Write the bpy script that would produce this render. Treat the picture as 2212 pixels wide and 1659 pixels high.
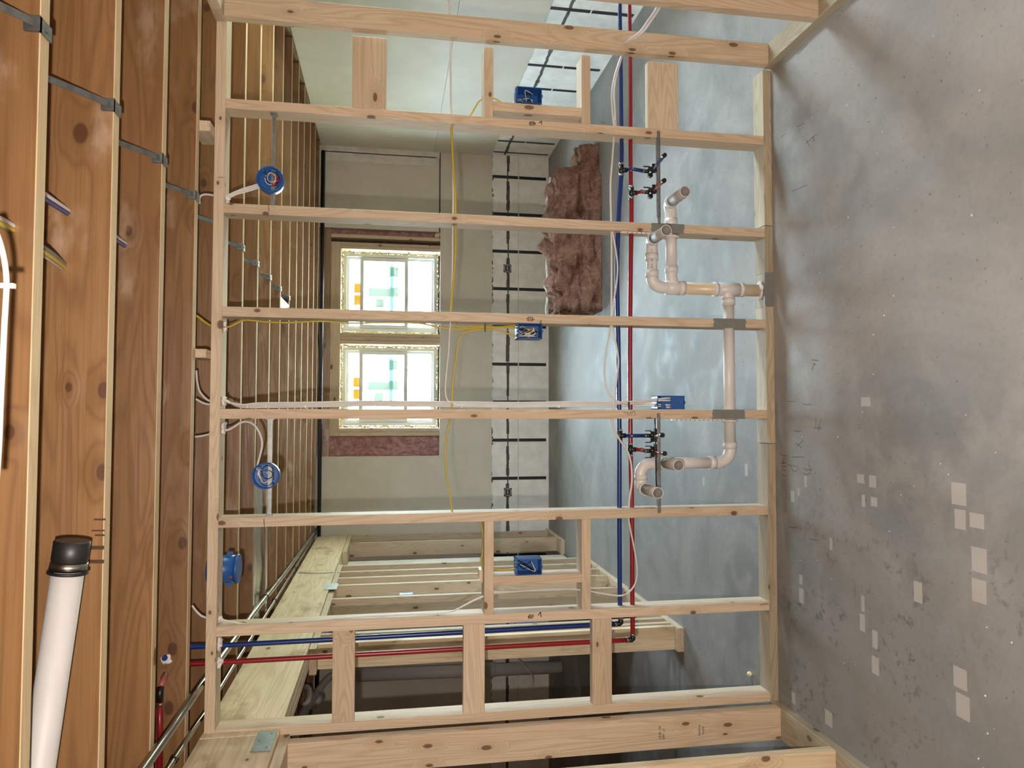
import bpy, bmesh, math, random
from mathutils import Vector, Matrix, noise as mnoise
random.seed(7)
S = bpy.context.scene
for o in list(bpy.data.objects): bpy.data.objects.remove(o, do_unlink=True)
COL = S.collection

# ---------------------------------------------------------------- camera
F = 1552.513
CC = Vector((1.3255207, -3.1114682, 1.77356466))
YAW, PITCH, ROLL = math.radians(-2.27666761), math.radians(9.58383058), math.radians(0.45948386)
cy, sy, cp, sp, cr, sr = math.cos(YAW), math.sin(YAW), math.cos(PITCH), math.sin(PITCH), math.cos(ROLL), math.sin(ROLL)
_r = Vector((cy, sy, 0)); _f = Vector((-sy, cy, 0)); _u = Vector((0, 0, 1))
FW = _f*cp - _u*sp; _u2 = _u*cp + _f*sp
RT = _r*cr + _u2*sr; UP = _u2*cr - _r*sr
cam_d = bpy.data.cameras.new('camera'); cam = bpy.data.objects.new('camera', cam_d); COL.objects.link(cam)
cam_d.sensor_fit = 'HORIZONTAL'; cam_d.sensor_width = 36; cam_d.lens = F*36/2212
cam_d.clip_start = 0.02; cam_d.clip_end = 200
Xc, Yc, Zc = -UP, RT, -FW                      # the phone was held turned a quarter
cam.matrix_world = Matrix(((Xc.x, Yc.x, Zc.x, CC.x), (Xc.y, Yc.y, Zc.y, CC.y), (Xc.z, Yc.z, Zc.z, CC.z), (0, 0, 0, 1)))
S.camera = cam

def P(u, v, ax, val):
    """point of the room that lies on the plane x/y/z = val and is seen at photo pixel (u, v)"""
    d = RT*((829.5-v)/F) + FW + UP*((1106-u)/F)
    i = 'xyz'.index(ax)
    return CC + d*((val-CC[i])/d[i])

RXW = 4.25
# ---------------------------------------------------------------- world, lights, exposure
W = bpy.data.worlds.new('world'); S.world = W; W.use_nodes = True
bg = W.node_tree.nodes['Background']; _t = W.node_tree     # bright overcast sky above, dimmer lawn below the horizon
_tc = _t.nodes.new('ShaderNodeTexCoord'); _sp = _t.nodes.new('ShaderNodeSeparateXYZ'); _t.links.new(_tc.outputs['Generated'], _sp.inputs[0])
_rp = _t.nodes.new('ShaderNodeValToRGB'); _mr = _t.nodes.new('ShaderNodeMapRange'); _mr.inputs[1].default_value = -1; _mr.inputs[2].default_value = 1
_t.links.new(_sp.outputs[2], _mr.inputs[0]); _t.links.new(_mr.outputs[0], _rp.inputs[0]); _e = _rp.color_ramp.elements
_e[0].position = .48; _e[0].color = (.37, .39, .31, 1); _e[1].position = .52; _e[1].color = (.74, .87, 1.0, 1)
_t.links.new(_rp.outputs[0], bg.inputs['Color']); bg.inputs['Strength'].default_value = 76.0
S.view_settings.view_transform = 'Standard'; S.view_settings.look = 'None'
S.view_settings.gamma = 1; S.view_settings.use_curve_mapping = False; S.view_settings.exposure = 0.12

def lamp(name, kind, loc, energy, color, size=0.05, rot=None, portal=False, sx=None, sy_=None):
    d = bpy.data.lights.new(name, kind); d.energy = energy; d.color = color
    if kind in ('POINT', 'SPOT'): d.shadow_soft_size = size
    if kind == 'AREA':
        d.shape = 'RECTANGLE'; d.size = sx; d.size_y = sy_
    o = bpy.data.objects.new(name, d); COL.objects.link(o); o.location = loc
    if rot: o.rotation_euler = rot
    if portal: d.cycles.is_portal = True
    return o
# the phone's own torch, just beside its lens
lamp('phone_torch', 'POINT', CC - RT*0.10 + UP*0.05, 235, (1.0, 0.90, 0.81), 0.012)
# soft fill light added behind the camera, no lamp seen there
lamp('rear_fill_light', 'POINT', (1.9, -4.3, 2.30), 26, (1.0, 0.88, 0.78), 0.06)
# daylight enters through the two window openings
for wx in (2.65, 1.60):
    lamp('daylight_portal', 'AREA', (wx, 5.25, 1.78), 1, (1, 1, 1), rot=(math.radians(-90), 0, 0), portal=True, sx=0.92, sy_=1.1)
lamp('daylight_portal', 'AREA', (RXW+.36, .92, 1.78), 1, (1, 1, 1), rot=(0, math.radians(90), 0), portal=True, sx=1.1, sy_=.95)

# ---------------------------------------------------------------- materials
def newmat(name):
    m = bpy.data.materials.new(name); m.use_nodes = True
    return m, m.node_tree, m.node_tree.nodes['Principled BSDF']
def N(t, typ, **kw):
    n = t.nodes.new(typ)
    for k, v in kw.items():
        if k.startswith('_'): n.inputs[int(k[1:])].default_value = v
        else: setattr(n, k, v)
    return n
def math_(t, op, a, b=None, clamp=False):
    n = t.nodes.new('ShaderNodeMath'); n.operation = op; n.use_clamp = clamp
    for i, x in enumerate((a, b)):
        if x is None: continue
        if isinstance(x, (int, float)): n.inputs[i].default_value = x
        else: t.links.new(x, n.inputs[i])
    return n.outputs[0]
def mix_(t, fac, a, b, mode='MIX'):
    n = t.nodes.new('ShaderNodeMix'); n.data_type = 'RGBA'; n.blend_type = mode; n.clamp_factor = True
    for idx, x in ((0, fac), (6, a), (7, b)):
        if isinstance(x, (int, float)): n.inputs[idx].default_value = x
        elif isinstance(x, tuple): n.inputs[idx].default_value = (*x, 1)
        else: t.links.new(x, n.inputs[idx])
    return n.outputs[2]
def vmul(t, vec, s):
    n = t.nodes.new('ShaderNodeVectorMath'); n.operation = 'MULTIPLY'; n.inputs[1].default_value = s
    t.links.new(vec, n.inputs[0]); return n.outputs[0]
def vadd(t, a, b):
    n = t.nodes.new('ShaderNodeVectorMath'); n.operation = 'ADD'
    t.links.new(a, n.inputs[0])
    if isinstance(b, tuple): n.inputs[1].default_value = b
    else: t.links.new(b, n.inputs[1])
    return n.outputs[0]
def noise_(t, vec, scale=1.0, detail=3, rough=.55, dist=0.0):
    n = t.nodes.new('ShaderNodeTexNoise'); n.inputs['Scale'].default_value = scale; n.inputs['Detail'].default_value = detail
    n.inputs['Roughness'].default_value = rough; n.inputs['Distortion'].default_value = dist
    t.links.new(vec, n.inputs['Vector']); return n.outputs['Fac']
def ramp_(t, fac, stops):
    n = t.nodes.new('ShaderNodeValToRGB'); t.links.new(fac, n.inputs[0]); e = n.color_ramp.elements
    while len(e) > 1: e.remove(e[0])
    e[0].position = stops[0][0]; e[0].color = (*stops[0][1], 1)
    for p_, c in stops[1:]:
        x = e.new(p_); x.color = (*c, 1)
    return n.outputs[0]
def smooth(t, x, a, b):
    n = t.nodes.new('ShaderNodeMapRange'); n.interpolation_type = 'SMOOTHSTEP'
    t.links.new(x, n.inputs[0]); n.inputs[1].default_value = a; n.inputs[2].default_value = b
    n.inputs[3].default_value = 0; n.inputs[4].default_value = 1
    return n.outputs[0]

def wood(name, light, dark, knotc, kx=5.0, ky=8.0, kthr=.085, keep=.5, rough=.62, ringf=26, stain=None, spec=.35, fine=.35, bend=.20, wav=0.0):
    """sawn lumber; local X of every board is its length"""
    m, t, b = newmat(name)
    tc = N(t, 'ShaderNodeTexCoord'); oi = N(t, 'ShaderNodeObjectInfo')
    off = N(t, 'ShaderNodeCombineXYZ'); r40 = math_(t, 'MULTIPLY', oi.outputs['Random'], 43.7)
    t.links.new(r40, off.inputs[0]); t.links.new(math_(t, 'MULTIPLY', oi.outputs['Random'], 17.3), off.inputs[1])
    co = vadd(t, tc.outputs['Object'], off.outputs[0])
    sep = N(t, 'ShaderNodeSeparateXYZ'); t.links.new(co, sep.inputs[0])
    c2 = N(t, 'ShaderNodeCombineXYZ')
    t.links.new(math_(t, 'MULTIPLY', sep.outputs[0], kx), c2.inputs[0])
    t.links.new(math_(t, 'MULTIPLY', math_(t, 'ADD', sep.outputs[1], sep.outputs[2]), ky), c2.inputs[1])
    vo = N(t, 'ShaderNodeTexVoronoi', voronoi_dimensions='2D'); vo.inputs['Scale'].default_value = 1
    t.links.new(c2.outputs[0], vo.inputs['Vector'])
    kd = vo.outputs['Distance']
    vs = N(t, 'ShaderNodeSeparateColor'); t.links.new(vo.outputs['Color'], vs.inputs[0])
    on = math_(t, 'LESS_THAN', vs.outputs[0], keep)
    size = math_(t, 'ADD', math_(t, 'MULTIPLY', vs.outputs[1], .7), .5)      # knots differ in size
    kn = math_(t, 'DIVIDE', kd, size)
    near = math_(t, 'MULTIPLY', math_(t, 'SUBTRACT', 1, smooth(t, kn, kthr, kthr*4.5)), on)
    knot = math_(t, 'MULTIPLY', math_(t, 'SUBTRACT', 1, smooth(t, kn, kthr*.75, kthr*1.1)), on)
    g = noise_(t, vmul(t, co, (.55, 6.5, 6.5)), 1, 2, .5, .3)
    g2 = math_(t, 'ADD', g, math_(t, 'MULTIPLY', near, bend))
    rings = math_(t, 'SINE', math_(t, 'MULTIPLY', g2, ringf*6.28))
    rings = math_(t, 'MULTIPLY', math_(t, 'ADD', rings, 1), .5)
    rings = math_(t, 'POWER', rings, 2.2)
    fib = noise_(t, vmul(t, co, (3, 260, 260)), 1, 2, .6)
    big = noise_(t, vmul(t, co, (1.3, 7, 7)), 1, 3, .55)
    col = mix_(t, smooth(t, big, .3, .72), light, tuple(l*.72+d*.28 for l, d in zip(light, dark)))
    col = mix_(t, math_(t, 'MULTIPLY', rings, .42), col, dark)
    col = mix_(t, math_(t, 'MULTIPLY', smooth(t, fib, .35, .8), fine), col, dark)
    col = mix_(t, math_(t, 'MULTIPLY', near, .30), col, dark)
    col = mix_(t, math_(t, 'MULTIPLY', knot, .85), col, knotc)
    if stain:
        st = smooth(t, noise_(t, vmul(t, co, (2.2, 5, 5)), 1, 5, .6), stain[0], stain[0]+.14)
        col = mix_(t, math_(t, 'MULTIPLY', st, stain[2]), col, stain[1])
    tint = math_(t, 'ADD', math_(t, 'MULTIPLY', oi.outputs['Random'], .18), .90)
    tv = N(t, 'ShaderNodeCombineXYZ')
    for i in range(3): t.links.new(tint, tv.inputs[i])
    col = mix_(t, 1.0, col, tv.outputs[0], 'MULTIPLY')
    t.links.new(col, b.inputs['Base Color'])
    b.inputs['Roughness'].default_value = rough; b.inputs['Specular IOR Level'].default_value = spec
    bp = N(t, 'ShaderNodeBump'); bp.inputs['Strength'].default_value = .12; bp.inputs['Distance'].default_value = .002
    t.links.new(math_(t, 'ADD', math_(t, 'ADD', rings, fib), math_(t, 'MULTIPLY', math_(t, 'ADD', noise_(t, vmul(t, co, (3.2, 11, 11)), 1, 2, .5, .4), near), wav)), bp.inputs['Height']); t.links.new(bp.outputs[0], b.inputs['Normal'])
    return m
def plain(name, col, rough=.5, metal=0.0, var=.12, vs=14.0, spec=.5, bump=0.0, bs=60, coat=0.0, trans=0.0):
    m, t, b = newmat(name)
    tc = N(t, 'ShaderNodeTexCoord')
    n = noise_(t, tc.outputs['Object'], vs, 4, .6)
    c = mix_(t, smooth(t, n, .3, .7), tuple(x*(1-var) for x in col), tuple(min(1, x*(1+var*.5)) for x in col))
    t.links.new(c, b.inputs['Base Color'])
    b.inputs['Roughness'].default_value = rough; b.inputs['Metallic'].default_value = metal; b.inputs['Specular IOR Level'].default_value = spec
    b.inputs['Coat Weight'].default_value = coat
    if bump:
        bp = N(t, 'ShaderNodeBump'); bp.inputs['Strength'].default_value = bump; bp.inputs['Distance'].default_value = .003
        t.links.new(noise_(t, tc.outputs['Object'], bs, 4, .6), bp.inputs['Height']); t.links.new(bp.outputs[0], b.inputs['Normal'])
    return m

M = {}
M['stud'] = wood('spruce_stud', (.60, .49, .37), (.38, .27, .165), (.10, .045, .02), keep=.42)
M['stud2'] = wood('spruce_stud_knotty', (.60, .48, .355), (.36, .245, .135), (.11, .05, .02), kx=4.0, ky=9, keep=.6)
M['treated'] = wood('treated_plate', (.44, .38, .28), (.23, .175, .10), (.12, .08, .03), keep=.25, ringf=34)
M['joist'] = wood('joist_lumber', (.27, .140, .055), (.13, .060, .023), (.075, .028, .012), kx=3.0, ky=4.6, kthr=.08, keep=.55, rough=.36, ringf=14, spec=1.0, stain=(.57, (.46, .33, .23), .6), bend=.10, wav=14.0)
M['joist_underside'] = wood('pale_joist_underside', (.60, .47, .29), (.42, .30, .16), (.10, .05, .025), kx=3, ky=6, keep=.2, rough=.6)  # paler tone used on the downward joist faces
M['beam'] = wood('beam_lumber', (.76, .63, .44), (.48, .34, .19), (.12, .06, .03), kx=3.2, ky=5, kthr=.06, keep=.4, ringf=13, stain=(.52, (.34, .24, .12), .75))
M['far_wood'] = wood('partition_lumber', (.62, .50, .36), (.38, .275, .165), (.10, .05, .025), kx=3.4, ky=7, keep=.6)

def concrete():
    m, t, b = newmat('concrete_floor')
    tc = N(t, 'ShaderNodeTexCoord'); co = tc.outputs['Object']
    n1 = noise_(t, co, .9, 5, .6, .6); n2 = noise_(t, co, 5, 5, .62, .3); n3 = noise_(t, co, 45, 3, .6)
    c = mix_(t, smooth(t, n1, .32, .66), (.165, .163, .158), (.30, .28, .262))
    c = mix_(t, math_(t, 'MULTIPLY', smooth(t, n2, .42, .7), .5), c, (.345, .325, .305))
    c = mix_(t, math_(t, 'MULTIPLY', smooth(t, n3, .5, .75), .28), c, (.16, .15, .14))
    # spatters and footprints of thin black dirt towards the left wall
    sx = N(t, 'ShaderNodeSeparateXYZ'); t.links.new(co, sx.inputs[0])
    zone = math_(t, 'MULTIPLY', smooth(t, sx.outputs[0], 1.25, .35), smooth(t, sx.outputs[1], .15, -.25))
    d1 = smooth(t, noise_(t, co, 3.0, 3, .5, .4), .46, .60); d2 = smooth(t, noise_(t, co, 24, 4, .65), .52, .66)
    c = mix_(t, math_(t, 'MULTIPLY', math_(t, 'MULTIPLY', math_(t, 'MULTIPLY', d1, d2), zone), .8), c, (.06, .05, .045))
    c = mix_(t, math_(t, 'MULTIPLY', zone, .4), c, (.13, .135, .13))  # even darker tone over the whole left zone
    # small pits / dark specks
    vo = N(t, 'ShaderNodeTexVoronoi'); vo.inputs['Scale'].default_value = 9; t.links.new(co, vo.inputs['Vector'])
    sp_ = math_(t, 'LESS_THAN', vo.outputs['Distance'], .045)
    c = mix_(t, math_(t, 'MULTIPLY', sp_, .55), c, (.05, .045, .04))
    vo2 = N(t, 'ShaderNodeTexVoronoi'); vo2.inputs['Scale'].default_value = 7.3; t.links.new(co, vo2.inputs['Vector'])
    c = mix_(t, math_(t, 'MULTIPLY', math_(t, 'LESS_THAN', vo2.outputs['Distance'], .016), .5), c, (.55, .5, .44))
    vo3 = N(t, 'ShaderNodeTexVoronoi'); vo3.inputs['Scale'].default_value = 21; t.links.new(co, vo3.inputs['Vector'])
    c = mix_(t, math_(t, 'MULTIPLY', math_(t, 'LESS_THAN', vo3.outputs['Distance'], .075), .5), c, (.07, .065, .06))
    # cleaner rectangles where paper tape used to stick
    mask = None
    for (x, y, w, h) in TAPES:
        a = N(t, 'ShaderNodeVectorMath', operation='SUBTRACT'); t.links.new(co, a.inputs[0]); a.inputs[1].default_value = (x, y, 0)
        a2 = N(t, 'ShaderNodeVectorMath', operation='ABSOLUTE'); t.links.new(a.outputs[0], a2.inputs[0])
        a3 = N(t, 'ShaderNodeVectorMath', operation='SUBTRACT'); t.links.new(a2.outputs[0], a3.inputs[0]); a3.inputs[1].default_value = (w/2, h/2, 9)
        s = N(t, 'ShaderNodeSeparateXYZ'); t.links.new(a3.outputs[0], s.inputs[0])
        q = math_(t, 'LESS_THAN', math_(t, 'MAXIMUM', s.outputs[0], s.outputs[1]), 0)
        mask = q if mask is None else math_(t, 'MAXIMUM', mask, q)
    c = mix_(t, math_(t, 'MULTIPLY', mask, .8), c, (.43, .40, .37))
    t.links.new(c, b.inputs['Base Color'])
    t.links.new(ramp_(t, n2, [(.3, (.55,)*3), (.7, (.8,)*3)]), b.inputs['Roughness'])
    bp = N(t, 'ShaderNodeBump'); bp.inputs['Strength'].default_value = .25; bp.inputs['Distance'].default_value = .004
    t.links.new(noise_(t, co, 30, 6, .7), bp.inputs['Height']); t.links.new(bp.outputs[0], b.inputs['Normal'])
    return m
TAPES = []
for (u, v, w, h) in [(1870, 868, .034, .055), (1859, 1034, .034, .042), (1885, 1040, .045, .04), (1865, 1082, .045, .02), (1888, 1084, .034, .036), (2071, 1067, .07, .06),
    (2074, 1122, .062, .045), (2110, 1125, .045, .055), (2115, 1210, .075, .058), (1795, 1175, .05, .02), (2115, 1277, .07, .055), (1983, 1279, .07, .04), (1730, 1252, .04, .024),
    (1731, 1287, .065, .036), (1864, 1304, .06, .02), (1863, 1345, .065, .03), (1890, 1381, .065, .03), (1891, 1438, .065, .04), (2074, 1465, .065, .055), (2080, 1527, .075, .055),
    (1714, 1508, .05, .03), (1790, 1552, .06, .05), (1712, 1072, .05, .03), (1725, 1063, .03, .014), (1612, 1015, .06, .03), (1520, 1040, .05, .03), (1740, 1040, .05, .02)]:
    p = P(u, v, 'z', 0); TAPES.append((p.x, p.y, w, h))
M['floor'] = concrete()
M['drywall'] = plain('drywall_paper', (.63, .58, .49), .85, var=.06, vs=3, spec=.2, bump=.05, bs=200)
M['mud'] = plain('joint_compound', (.72, .68, .62), .8, var=.15, vs=9)
M['foam_block'] = plain('icf_foam', (.86, .84, .80), .8, var=.10, vs=7, spec=.2, bump=.08, bs=120)
M['black_strap'] = plain('black_plastic_web', (.008, .008, .009), .5)
M['groove'] = plain('foam_groove', (.12, .11, .095), .95, var=.5, vs=30)
M['torn'] = plain('torn_gypsum', (.20, .16, .12), .95, var=.6, vs=50)
M['blue_pex'] = plain('blue_pex', (.005, .026, .15), .32, var=.05)
M['red_pex'] = plain('red_pex', (.22, .006, .012), .32, var=.05)
M['black'] = plain('black_polymer', (.006, .006, .006), .38)
M['rubber'] = plain('black_rubber', (.012, .012, .012), .45)
M['clamp'] = plain('stainless_clamp', (.45, .43, .40), .28, 1.0)
M['steel'] = plain('galvanised_steel', (.28, .30, .30), .5, 1.0, var=.2, vs=30)
M['duct'] = plain('duct_sheet', (.62, .64, .60), .26, 1.0, var=.18, vs=5)
M['pipe_steel'] = plain('steel_conduit', (.34, .34, .31), .22, 1.0, var=.2, vs=10)
M['pvc'] = plain('pvc_white', (.60, .585, .58), .40, var=.04, spec=.5)
M['pvc_old'] = plain('pvc_yellowed', (.60, .50, .36), .35, var=.12, vs=8)
M['pvc_grey'] = plain('pvc_weathered', (.40, .37, .34), .6, var=.3, vs=20)
M['pvc_bore_shade'] = plain('pvc_bore_shade', (.20, .185, .175), .6, var=.2, vs=20)  # shade inside the open stubs put into a darker colour
M['stain'] = plain('burnt_streak', (.07, .03, .012), .8)
M['white_pipe'] = plain('white_vent_plastic', (.52, .50, .49), .5, var=.03)
M['box'] = plain('blue_box_plastic', (.012, .085, .30), .38, var=.1)
M['cable_w'] = plain('white_cable_sheath', (.58, .555, .54), .4, var=.05)
M['cable_y'] = plain('yellow_cable_sheath', (.46, .34, .03), .38, var=.06)
M['wire_b'] = plain('black_wire', (.01, .01, .01), .3)
M['wire_w'] = plain('white_wire', (.7, .65, .6), .3)
M['wire_c'] = plain('copper_wire', (.7, .3, .12), .3, 1.0)
M['nut'] = plain('red_wire_nut', (.28, .012, .012), .35)
M['tape'] = plain('grey_duct_tape', (.17, .175, .16), .5, var=.1)
M['sealant'] = plain('white_sealant', (.68, .65, .64), .6, bump=.3)
M['spray'] = plain('yellow_spray_foam', (.80, .74, .38), .7, var=.25, vs=30, bump=.3)
M['vinyl'] = plain('window_vinyl', (.74, .76, .74), .45, var=.02)
M['ink'] = plain('black_ink', (.02, .015, .02), .7)
M['pencil'] = plain('pencil_graphite', (.07, .065, .065), .7)
M['brown_back'] = plain('dark_cavity', (.09, .07, .05), .9, var=.5, vs=20)
M['pallid'] = plain('subfloor_board', (.34, .22, .12), .8, var=.3, vs=6)

def insul(name, a, b_, c_):
    m, t, b = newmat(name); tc = N(t, 'ShaderNodeTexCoord'); co = tc.outputs['Object']
    n1 = noise_(t, co, 12, 6, .7, 1.0); n2 = noise_(t, co, 60, 5, .7, .8)
    c = mix_(t, smooth(t, n1, .35, .65), a, b_); c = mix_(t, math_(t, 'MULTIPLY', smooth(t, n2, .5, .75), .6), c, c_)
    t.links.new(c, b.inputs['Base Color']); b.inputs['Roughness'].default_value = 1; b.inputs['Specular IOR Level'].default_value = .1
    bp = N(t, 'ShaderNodeBump'); bp.inputs['Strength'].default_value = .9; bp.inputs['Distance'].default_value = .02
    t.links.new(math_(t, 'ADD', n1, n2), bp.inputs['Height']); t.links.new(bp.outputs[0], b.inputs['Normal'])
    return m
M['insul'] = insul('pink_fibreglass', (.22, .10, .065), (.35, .19, .135), (.60, .45, .37))
M['insul2'] = insul('pale_pink_fibreglass', (.42, .20, .19), (.66, .40, .38), (.16, .11, .09))

m, t, b = newmat('window_glass')          # clear pane: light passes, a little is mirrored
for n in list(t.nodes): t.nodes.remove(n)
o_ = N(t, 'ShaderNodeOutputMaterial'); g_ = N(t, 'ShaderNodeBsdfGlossy'); g_.inputs['Roughness'].default_value = .02
tr = N(t, 'ShaderNodeBsdfTransparent'); tr.inputs['Color'].default_value = (.93, .97, .96, 1)
mx = N(t, 'ShaderNodeMixShader'); mx.inputs[0].default_value = .06
t.links.new(tr.outputs[0], mx.inputs[1]); t.links.new(g_.outputs[0], mx.inputs[2]); t.links.new(mx.outputs[0], o_.inputs[0])
M['glass'] = m
def film(name, col, alpha):
    m, t, b = newmat(name)
    for n in list(t.nodes): t.nodes.remove(n)
    o_ = N(t, 'ShaderNodeOutputMaterial'); d = N(t, 'ShaderNodeBsdfDiffuse'); d.inputs['Color'].default_value = (*col, 1)
    tr = N(t, 'ShaderNodeBsdfTransparent'); tr.inputs['Color'].default_value = (*col, 1)
    mx = N(t, 'ShaderNodeMixShader'); mx.inputs[0].default_value = alpha
    t.links.new(tr.outputs[0], mx.inputs[1]); t.links.new(d.outputs[0], mx.inputs[2]); t.links.new(mx.outputs[0], o_.inputs[0])
    return m
M['st_grey'] = film('grey_sticker', (.75, .85, .80), .87)
M['st_orange'] = film('orange_sticker', (.95, .50, .12), .85)
M['st_blue'] = film('blue_tape', (.70, .93, .97), .87)
# white vapour-barrier plastic bag of the insulation
# ---------------------------------------------------------------- mesh helpers
AX = {'x': Matrix.Identity(3), 'z': Matrix(((0, -1, 0), (0, 0, -1), (1, 0, 0))), 'y': Matrix(((0, 0, 1), (1, 0, 0), (0, 1, 0)))}
class MB:
    def __init__(s): s.bm = bmesh.new(); s.mi = 0
    def _tag(s, faces):
        for f in faces: f.material_index = s.mi
    def box(s, lo, hi, R=None, c=None, bev=0):
        lo = Vector(lo); hi = Vector(hi); mid = (lo+hi)/2; d = hi-lo
        r = bmesh.ops.create_cube(s.bm, size=1)
        vs = r['verts']
        for v in vs:
            v.co = Vector((v.co.x*d.x, v.co.y*d.y, v.co.z*d.z)) + mid
            if R is not None: v.co = R @ (v.co - Vector(c)) + Vector(c)
        fs = list({f for v in vs for f in v.link_faces}); s._tag(fs)
        if bev > 0:
            es = list({e for v in vs for e in v.link_edges})
            rr = bmesh.ops.bevel(s.bm, geom=es, offset=bev, segments=1, affect='EDGES'); s._tag(rr['faces'])
        return s
    def poly(s, pts, ext=None):
        vs = [s.bm.verts.new(p) for p in pts]; f = s.bm.faces.new(vs); s._tag([f])
        if ext is not None:
            r = bmesh.ops.extrude_face_region(s.bm, geom=[f]); nv = [g for g in r['geom'] if isinstance(g, bmesh.types.BMVert)]
            for v in nv: v.co += Vector(ext)
            s._tag([g for g in r['geom'] if isinstance(g, bmesh.types.BMFace)])
            s._tag(list({f2 for v in nv for f2 in v.link_faces}))
        return s
    def tube(s, pts, rad, seg=10, smooth_n=0, closed=False, caps=True, flat=1.0):
        pts = [Vector(p) for p in pts]
        if smooth_n: pts = catmull(pts, smooth_n)
        rads = rad if isinstance(rad, (list, tuple)) else [rad]*len(pts)
        n = len(pts); tang = []
        for i in range(n):
            a = pts[max(i-1, 0)]; c = pts[min(i+1, n-1)]; d = (c-a); tang.append(d.normalized() if d.length > 1e-9 else Vector((1, 0, 0)))
        up = Vector((0, 0, 1)) if abs(tang[0].z) < .9 else Vector((0, 1, 0))
        nrm = tang[0].cross(up).normalized(); rings = []
        for i in range(n):
            nrm = (nrm - tang[i]*nrm.dot(tang[i])).normalized(); bn = tang[i].cross(nrm)
            rings.append([s.bm.verts.new(pts[i] + nrm*math.cos(2*math.pi*k/seg)*rads[i] + bn*math.sin(2*math.pi*k/seg)*rads[i]*flat) for k in range(seg)])
        fs = []
        for i in range(n-1):
            for k in range(seg):
                f = s.bm.faces.new((rings[i][k], rings[i][(k+1) % seg], rings[i+1][(k+1) % seg], rings[i+1][k])); f.smooth = True; fs.append(f)
        if caps:
            fs.append(s.bm.faces.new(rings[0][::-1])); fs.append(s.bm.faces.new(rings[-1]))
        s._tag(fs); return s
    def hollow(s, a, b, ro, ri, seg=28, depth=None):
        """open pipe end: outer wall a->b, rim at b, bore going back"""
        a = Vector(a); b = Vector(b); d = (b-a).normalized(); depth = depth or (b-a).length
        up = Vector((0, 0, 1)) if abs(d.z) < .9 else Vector((0, 1, 0)); n1 = d.cross(up).normalized(); n2 = d.cross(n1)
        def ring(c, r): return [s.bm.verts.new(c + n1*math.cos(2*math.pi*k/seg)*r + n2*math.sin(2*math.pi*k/seg)*r) for k in range(seg)]
        R = [ring(a, ro), ring(b, ro), ring(b, ri), ring(b-d*depth*.97, ri)]; fs = []
        for i in range(3):
            for k in range(seg):
                f = s.bm.faces.new((R[i][k], R[i][(k+1) % seg], R[i+1][(k+1) % seg], R[i+1][k])); f.smooth = i != 1; fs.append(f)
        fs.append(s.bm.faces.new(R[3])); fs.append(s.bm.faces.new(R[0][::-1])); s._tag(fs)
        for f in fs[2*seg:3*seg]+[fs[3*seg]]: f.material_index = s.mi+1
        for f in fs[seg:2*seg]: f.material_index = s.mi+2
        return s
    def build(s, name, mats, parent=None, axis=None, origin=None, sm=False):
        """link as one mesh object; axis gives the board direction its grain follows (local X)"""
        bm = s.bm; bmesh.ops.recalc_face_normals(bm, faces=bm.faces)
        if origin is None:
            xs = [v.co for v in bm.verts]
            origin = Vector(((min(c.x for c in xs)+max(c.x for c in xs))/2, (min(c.y for c in xs)+max(c.y for c in xs))/2, min(c.z for c in xs)))
        R = AX[axis] if axis else Matrix.Identity(3); Ri = R.inverted()
        for v in bm.verts: v.co = Ri @ (v.co - origin)
        me = bpy.data.meshes.new(name); bm.to_mesh(me); bm.free()
        for mm in (mats if isinstance(mats, (list, tuple)) else [mats]): me.materials.append(M[mm] if isinstance(mm, str) else mm)
        if sm:
            for p_ in me.polygons: p_.use_smooth = True
        o = bpy.data.objects.new(name, me); COL.objects.link(o)
        mw = Matrix.Translation(origin) @ R.to_4x4()
        if parent is not None:
            o.parent = parent; o.matrix_parent_inverse = Matrix.Identity(4)
            o.matrix_basis = WM[parent].inverted() @ mw
        else: o.matrix_basis = mw
        WM[o] = mw
        return o
WM = {}
def catmull(pts, n):
    out = []; q = [pts[0]*2-pts[1]] + list(pts) + [pts[-1]*2-pts[-2]]
    for i in range(1, len(q)-2):
        a, b_, c, d = q[i-1], q[i], q[i+1], q[i+2]
        for k in range(n):
            s_ = k/n
            out.append(.5*((2*b_) + (c-a)*s_ + (2*a-5*b_+4*c-d)*s_*s_ + (3*b_-a-3*c+d)*s_**3))
    out.append(pts[-1]); return out
def tag(o, label=None, cat=None, group=None, kind=None):
    for k, v in (('label', label), ('category', cat), ('group', group), ('kind', kind)):
        if v: o[k] = v
    return o
def empty(name, loc):
    o = bpy.data.objects.new(name, None); COL.objects.link(o); o.empty_display_size = .05
    o.matrix_basis = Matrix.Translation(Vector(loc)); WM[o] = Matrix.Translation(Vector(loc)); return o
def box(name, lo, hi, mat, parent=None, axis=None, bev=.0012): return MB().box(lo, hi, bev=bev).build(name, mat, parent, axis)
def boxR(lo, hi, R, c): return MB().box(lo, hi, R=R, c=c)
def tube(name, pts, r, mat, parent=None, seg=10, n=0, caps=True, flat=1.0): return MB().tube(pts, r, seg, n, caps=caps, flat=flat).build(name, mat, parent)
def PL(ax, val, *uv): return [P(u, v, ax, val) for u, v in uv]

# ================================================================ SETTING
T = .041                                        # thickness of dimension lumber here
FY = 4.88; RX = 4.25; HJ = 2.545; HP = 2.504
fl = MB().box((-4.2, -5.2, -.12), (RX+.1, FY+.1, 0)).build('floor', 'floor', origin=Vector((0, 0, 0)))
tag(fl, 'bare grey concrete floor slab with dirt, pencil marks and pale tape rectangles', 'floor', kind='structure')
sub = box('ceiling', (-4.2, -5.2, 2.86), (RX, FY+.35, 2.90), 'pallid', axis='x', bev=0)
tag(sub, 'underside of the wooden subfloor above the joists', 'ceiling', kind='structure')

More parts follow.
